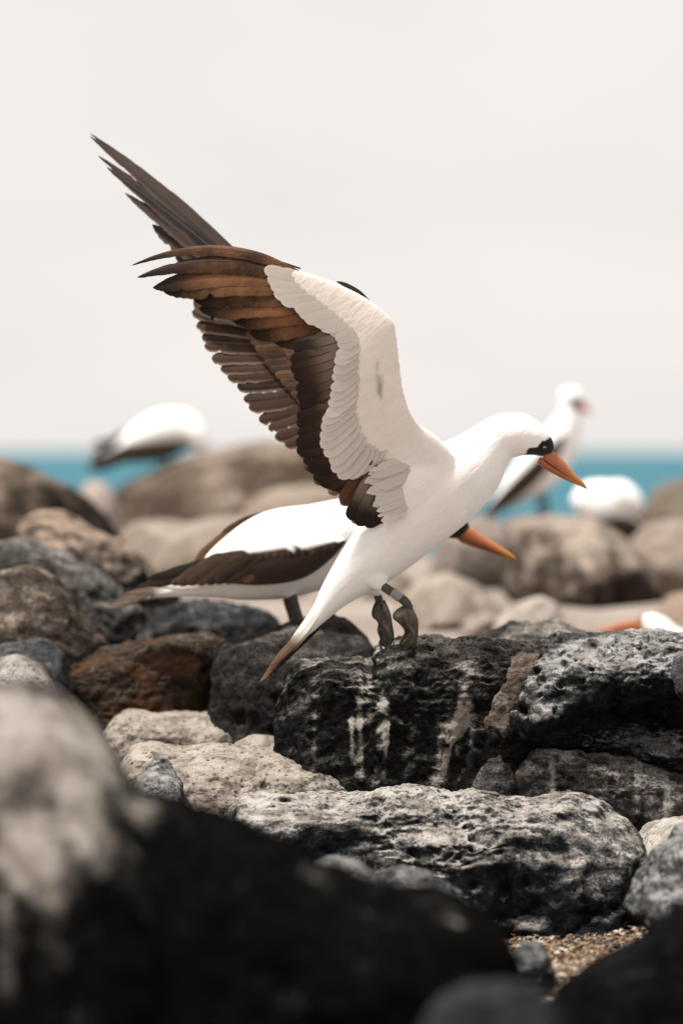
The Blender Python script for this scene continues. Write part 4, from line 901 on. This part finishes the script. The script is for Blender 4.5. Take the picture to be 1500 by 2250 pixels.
for s_, fw_ in ((-1, fwn), (1, fwf)):
    for k in range(16):            # secondaries lying on the closed wing
        tt = k / 15.0
        r = along([(735, 1198), (690, 1208), (620, 1216), (550, 1220), (500, 1224)], tt); tp = along([(690, 1240), (640, 1266), (570, 1278), (480, 1280), (390, 1284)], tt)
        dd = float(np.interp(r[0], [430, 490, 570, 650, 715, 756], [0.066, 0.085, 0.1, 0.104, 0.097, 0.086]))
        feather('wing_feather', fw_, org2, W(*r, Y2 + s_ * (dd + 0.014)), W(*tp, Y2 + s_ * (dd * 0.9 + 0.012 + 0.001 * (k % 3))), 17 * PX, F_BROWN if k % 5 == 3 else F_FOLD, bend=s_ * 5 * PX, side=(0, s_, 0), twist=s_ * -0.15, nl=12, nc=4, camber=0.15)
    for k, (r, tp, wd) in enumerate([((500, 1238), (300, 1290), 13), ((490, 1232), (325, 1270), 12), ((500, 1225), (360, 1258), 12), ((520, 1215), (400, 1248), 12)]):
        feather('wing_tip_feather', fw_, org2, W(*r, Y2 + s_ * 0.072), W(*tp, Y2 + s_ * (0.020 + 0.008 * k)), wd * PX, F_DARK, bend=s_ * -4 * PX, side=(0, s_, 0), nl=16, nc=4, tipk='taper', camber=0.1)
# rear margin of the far wing showing over the back
for k, (r, tp) in enumerate([((590, 1128), (480, 1182)), ((560, 1140), (450, 1215)), ((520, 1165), (425, 1240))]):
    feather('wing_feather', fwf, org2, W(*r, Y2 + 0.03), W(*tp, Y2 + 0.035), 11 * PX, F_BROWN, bend=-7 * PX, nl=12, nc=4, tipk='taper')
for k in range(6):
    a = (k - 2.5) / 2.5
    feather('tail_feather', b2, org2, W(420, 1288 + 5 * a, Y2 + 0.03 * a), W(231 + 40 * max(0, -a), 1336 - 26 * max(0, -a) - 4 * abs(a), Y2 + 0.035 * a), 11 * PX, F_TAIL, nl=18, nc=4, tipk='taper', twist=0.9 + 0.3 * a, quill=0.7)
for d_, x0 in ((-0.035, 642), (0.035, 628)):
    l_ = leg(b2, org2, [(x0, 1302, d_), (x0 + 5, 1325, d_), (x0 + 12, 1348, d_), (x0 + 18, 1366, d_)], [10, 10.5, 10, 11], Y2)
    pts = [[(x0 + 18, 1362, d_), (x0 + 30, 1368, d_ - 0.02 * q), (x0 + 60, 1374, d_ - 0.035 * q), (x0 + 75, 1376, d_ - 0.04 * q)] for q in (1, 0, -1)]
    foot(b2, org2, pts, Y2)

# ------------------------------------------------------------------ the birds out of focus
def far_bird(label, y, at, tubes, wings, bill=None, tip=None, legs=(), mask=None, tail=()):
    og = W(*at, y); b = root_empty('booby', og, label, BG)
    me = union([loft(s, y, 40, 24) for s in tubes], 0.011, 4); V = verts(me); px, py = to_px(V); cols = np.tile(WHITE, (len(V), 1))
    if mask: cols[inpoly(px, py, mask)] = MASK
    paint(me, cols); shift(me, og); link('body', me, PLUM, b)
    for wspec in wings:
        v, f = loft(wspec, y, 30, 18); me = mesh_np('folded_wing', v - og, f); paint(me, np.tile(DKB, (len(v), 1))); fw = link('folded_wing', me, PLUM, b)
    for r, tp, d, wd, mt in tail: feather('tail_feather', b, og, W(*r, y + d), W(*tp, y + d), wd * mpp(y), mt, nl=10, nc=4, tipk='taper')
    if bill:
        bl = bill_part('bill', b, og, bill, y, tip)
        bill_part('lower_mandible', bl, og, [(q[0], q[1] + q[3] * 0.8, q[2], q[3] * 0.45, q[4] * 0.8) for q in bill[:-1]], y, tip)
    for pts in legs:
        v, f = limb([W(a, b_, y + d) for a, b_, d in pts], [0.009] * len(pts), 8, 12); lgo = link('leg', mesh_np('leg', v - og, f), M_LEG, b)
        a, b_, d = pts[-1]; c = W(a, b_, y + d); Vf = np.array([[0, 0.0, 0.012], [0.07, -0.03, 0.002], [0.08, 0, 0.004], [0.07, 0.03, 0.002], [0, 0, -0.004]]) + c
        link('foot', mesh_np('foot', Vf - og, np.array([[0, 1, 2], [0, 2, 3], [4, 2, 1], [4, 3, 2], [0, 4, 1], [0, 3, 4]])), M_WEB, b)
    return b
far_bird('blurred white seabird standing upright on the boulder at the right, bill to the right', 11.6, (1185, 1136),
         [[(1062, 1140, 0, 8, 16), (1092, 1110, 0, 18, 26), (1130, 1076, 0, 34, 40), (1180, 1032, 0, 50, 50), (1218, 985, 0, 48, 48), (1243, 938, 0, 32, 34), (1254, 900, 0, 23, 24), (1256, 872, 0, 28, 25), (1262, 858, 0, 18, 16)],
          [(1240, 868, 0, 18, 18), (1258, 876, 0, 25, 22), (1274, 886, 0, 13, 13)]],
         [[(1238, 958, -0.085, 6, 5), (1215, 990, -0.098, 15, 7), (1180, 1030, -0.10, 20, 8), (1130, 1078, -0.082, 20, 8), (1090, 1112, -0.06, 14, 7), (1052, 1148, -0.045, 4, 4)],
          [(1238, 958, 0.085, 6, 5), (1215, 990, 0.098, 15, 7), (1180, 1030, 0.10, 20, 8), (1130, 1078, 0.082, 20, 8), (1090, 1112, 0.06, 14, 7), (1052, 1148, 0.045, 4, 4)]],
         [(1266, 884, -0.02, 11, 10), (1280, 894, -0.025, 8, 7), (1292, 903, -0.03, 4, 4), (1300, 910, -0.03, 1, 1)], (1300, 910),
         [[(1180, 1075, -0.03), (1186, 1110, -0.03), (1190, 1138, -0.03)], [(1195, 1075, 0.03), (1200, 1110, 0.03), (1204, 1138, 0.03)]],
         [(1248, 876, ), (1262, 870), (1275, 878), (1275, 900), (1255, 897)], [((1085, 1120), (1045, 1160), 0, 9, F_TAIL)])
far_bird('blurred white seabird sitting hunched with tucked head at the right', 11.0, (1320, 1175),
         [[(1395, 1175, 0, 12, 20), (1375, 1150, 0, 34, 40), (1335, 1118, 0, 58, 60), (1295, 1105, 0, 50, 52), (1268, 1108, 0, 28, 30), (1258, 1112, 0, 10, 12)],
          [(1330, 1078, -0.03, 20, 20), (1362, 1082, -0.05, 28, 26), (1390, 1105, -0.07, 24, 22), (1400, 1128, -0.075, 10, 10)]],
         [[(1300, 1158, -0.085, 5, 5), (1335, 1156, -0.122, 18, 8), (1370, 1160, -0.118, 24, 9), (1405, 1176, -0.085, 18, 7), (1425, 1196, -0.05, 4, 4)],
          [(1300, 1130, 0.10, 5, 5), (1340, 1150, 0.112, 18, 8), (1380, 1172, 0.09, 14, 7), (1420, 1192, 0.05, 4, 4)]],
         [(1396, 1118, -0.075, 8, 8), (1402, 1130, -0.07, 6, 6), (1404, 1142, -0.06, 3, 3), (1404, 1148, -0.06, 1, 1)], (1404, 1148),
         [[(1330, 1160, -0.03), (1330, 1178, -0.03), (1332, 1196, -0.03)], [(1345, 1160, 0.03), (1345, 1178, 0.03), (1346, 1196, 0.03)]])
far_bird('blurred white seabird hunched on the long brown boulder at the left', 12.6, (350, 1032),
         [[(225, 1014, 0, 8, 18), (262, 998, 0, 20, 28), (310, 972, 0, 40, 44), (360, 952, 0, 50, 50), (405, 949, 0, 46, 46), (435, 959, 0, 28, 30), (448, 966, 0, 10, 12)],
          [(390, 939, -0.03, 26, 26), (425, 954, -0.05, 26, 24), (440, 979, -0.06, 18, 18), (442, 999, -0.06, 8, 8)]],
         [[(410, 972, -0.10, 6, 5), (375, 986, -0.118, 19, 8), (320, 994, -0.116, 22, 9), (270, 999, -0.09, 20, 8), (200, 1026, -0.04, 4, 4)],
          [(330, 939, 0.105, 6, 5), (290, 954, 0.11, 12, 7), (250, 972, 0.08, 12, 7), (205, 999, 0.04, 4, 4)]],
         None, None, [[(345, 989, -0.03), (350, 1014, -0.03), (352, 1038, -0.03)], [(362, 989, 0.03), (366, 1014, 0.03), (370, 1036, 0.03)]], None,
         [((280, 969), (205, 976), -0.03, 9, F_DARK), ((270, 999), (195, 1020), 0, 14, F_TAIL), ((270, 1014), (198, 1034), 0.01, 8, F_DARK)])
far_bird('blurred seabird lying low at the right, orange bill pointing left', 8.2, (1500, 1470),
         [[(1640, 1470, 0, 20, 30), (1580, 1450, 0, 50, 55), (1520, 1440, 0, 50, 52), (1475, 1410, 0, 34, 34), (1450, 1385, 0, 30, 28), (1425, 1375, 0, 28, 25), (1400, 1377, 0, 16, 15), (1390, 1380, 0, 8, 8)]],
         [[(1500, 1440, -0.08, 6, 5), (1550, 1450, -0.1, 22, 8), (1620, 1468, -0.08, 14, 7), (1690, 1485, -0.04, 4, 4)]],
         [(1404, 1376, -0.01, 14, 12), (1380, 1376, -0.02, 12, 10), (1350, 1380, -0.03, 8, 7), (1322, 1386, -0.035, 4, 4), (1308, 1389, -0.04, 1, 1)], (1308, 1389),
         (), [(1385, 1350), (1412, 1352), (1412, 1410), (1385, 1410)])
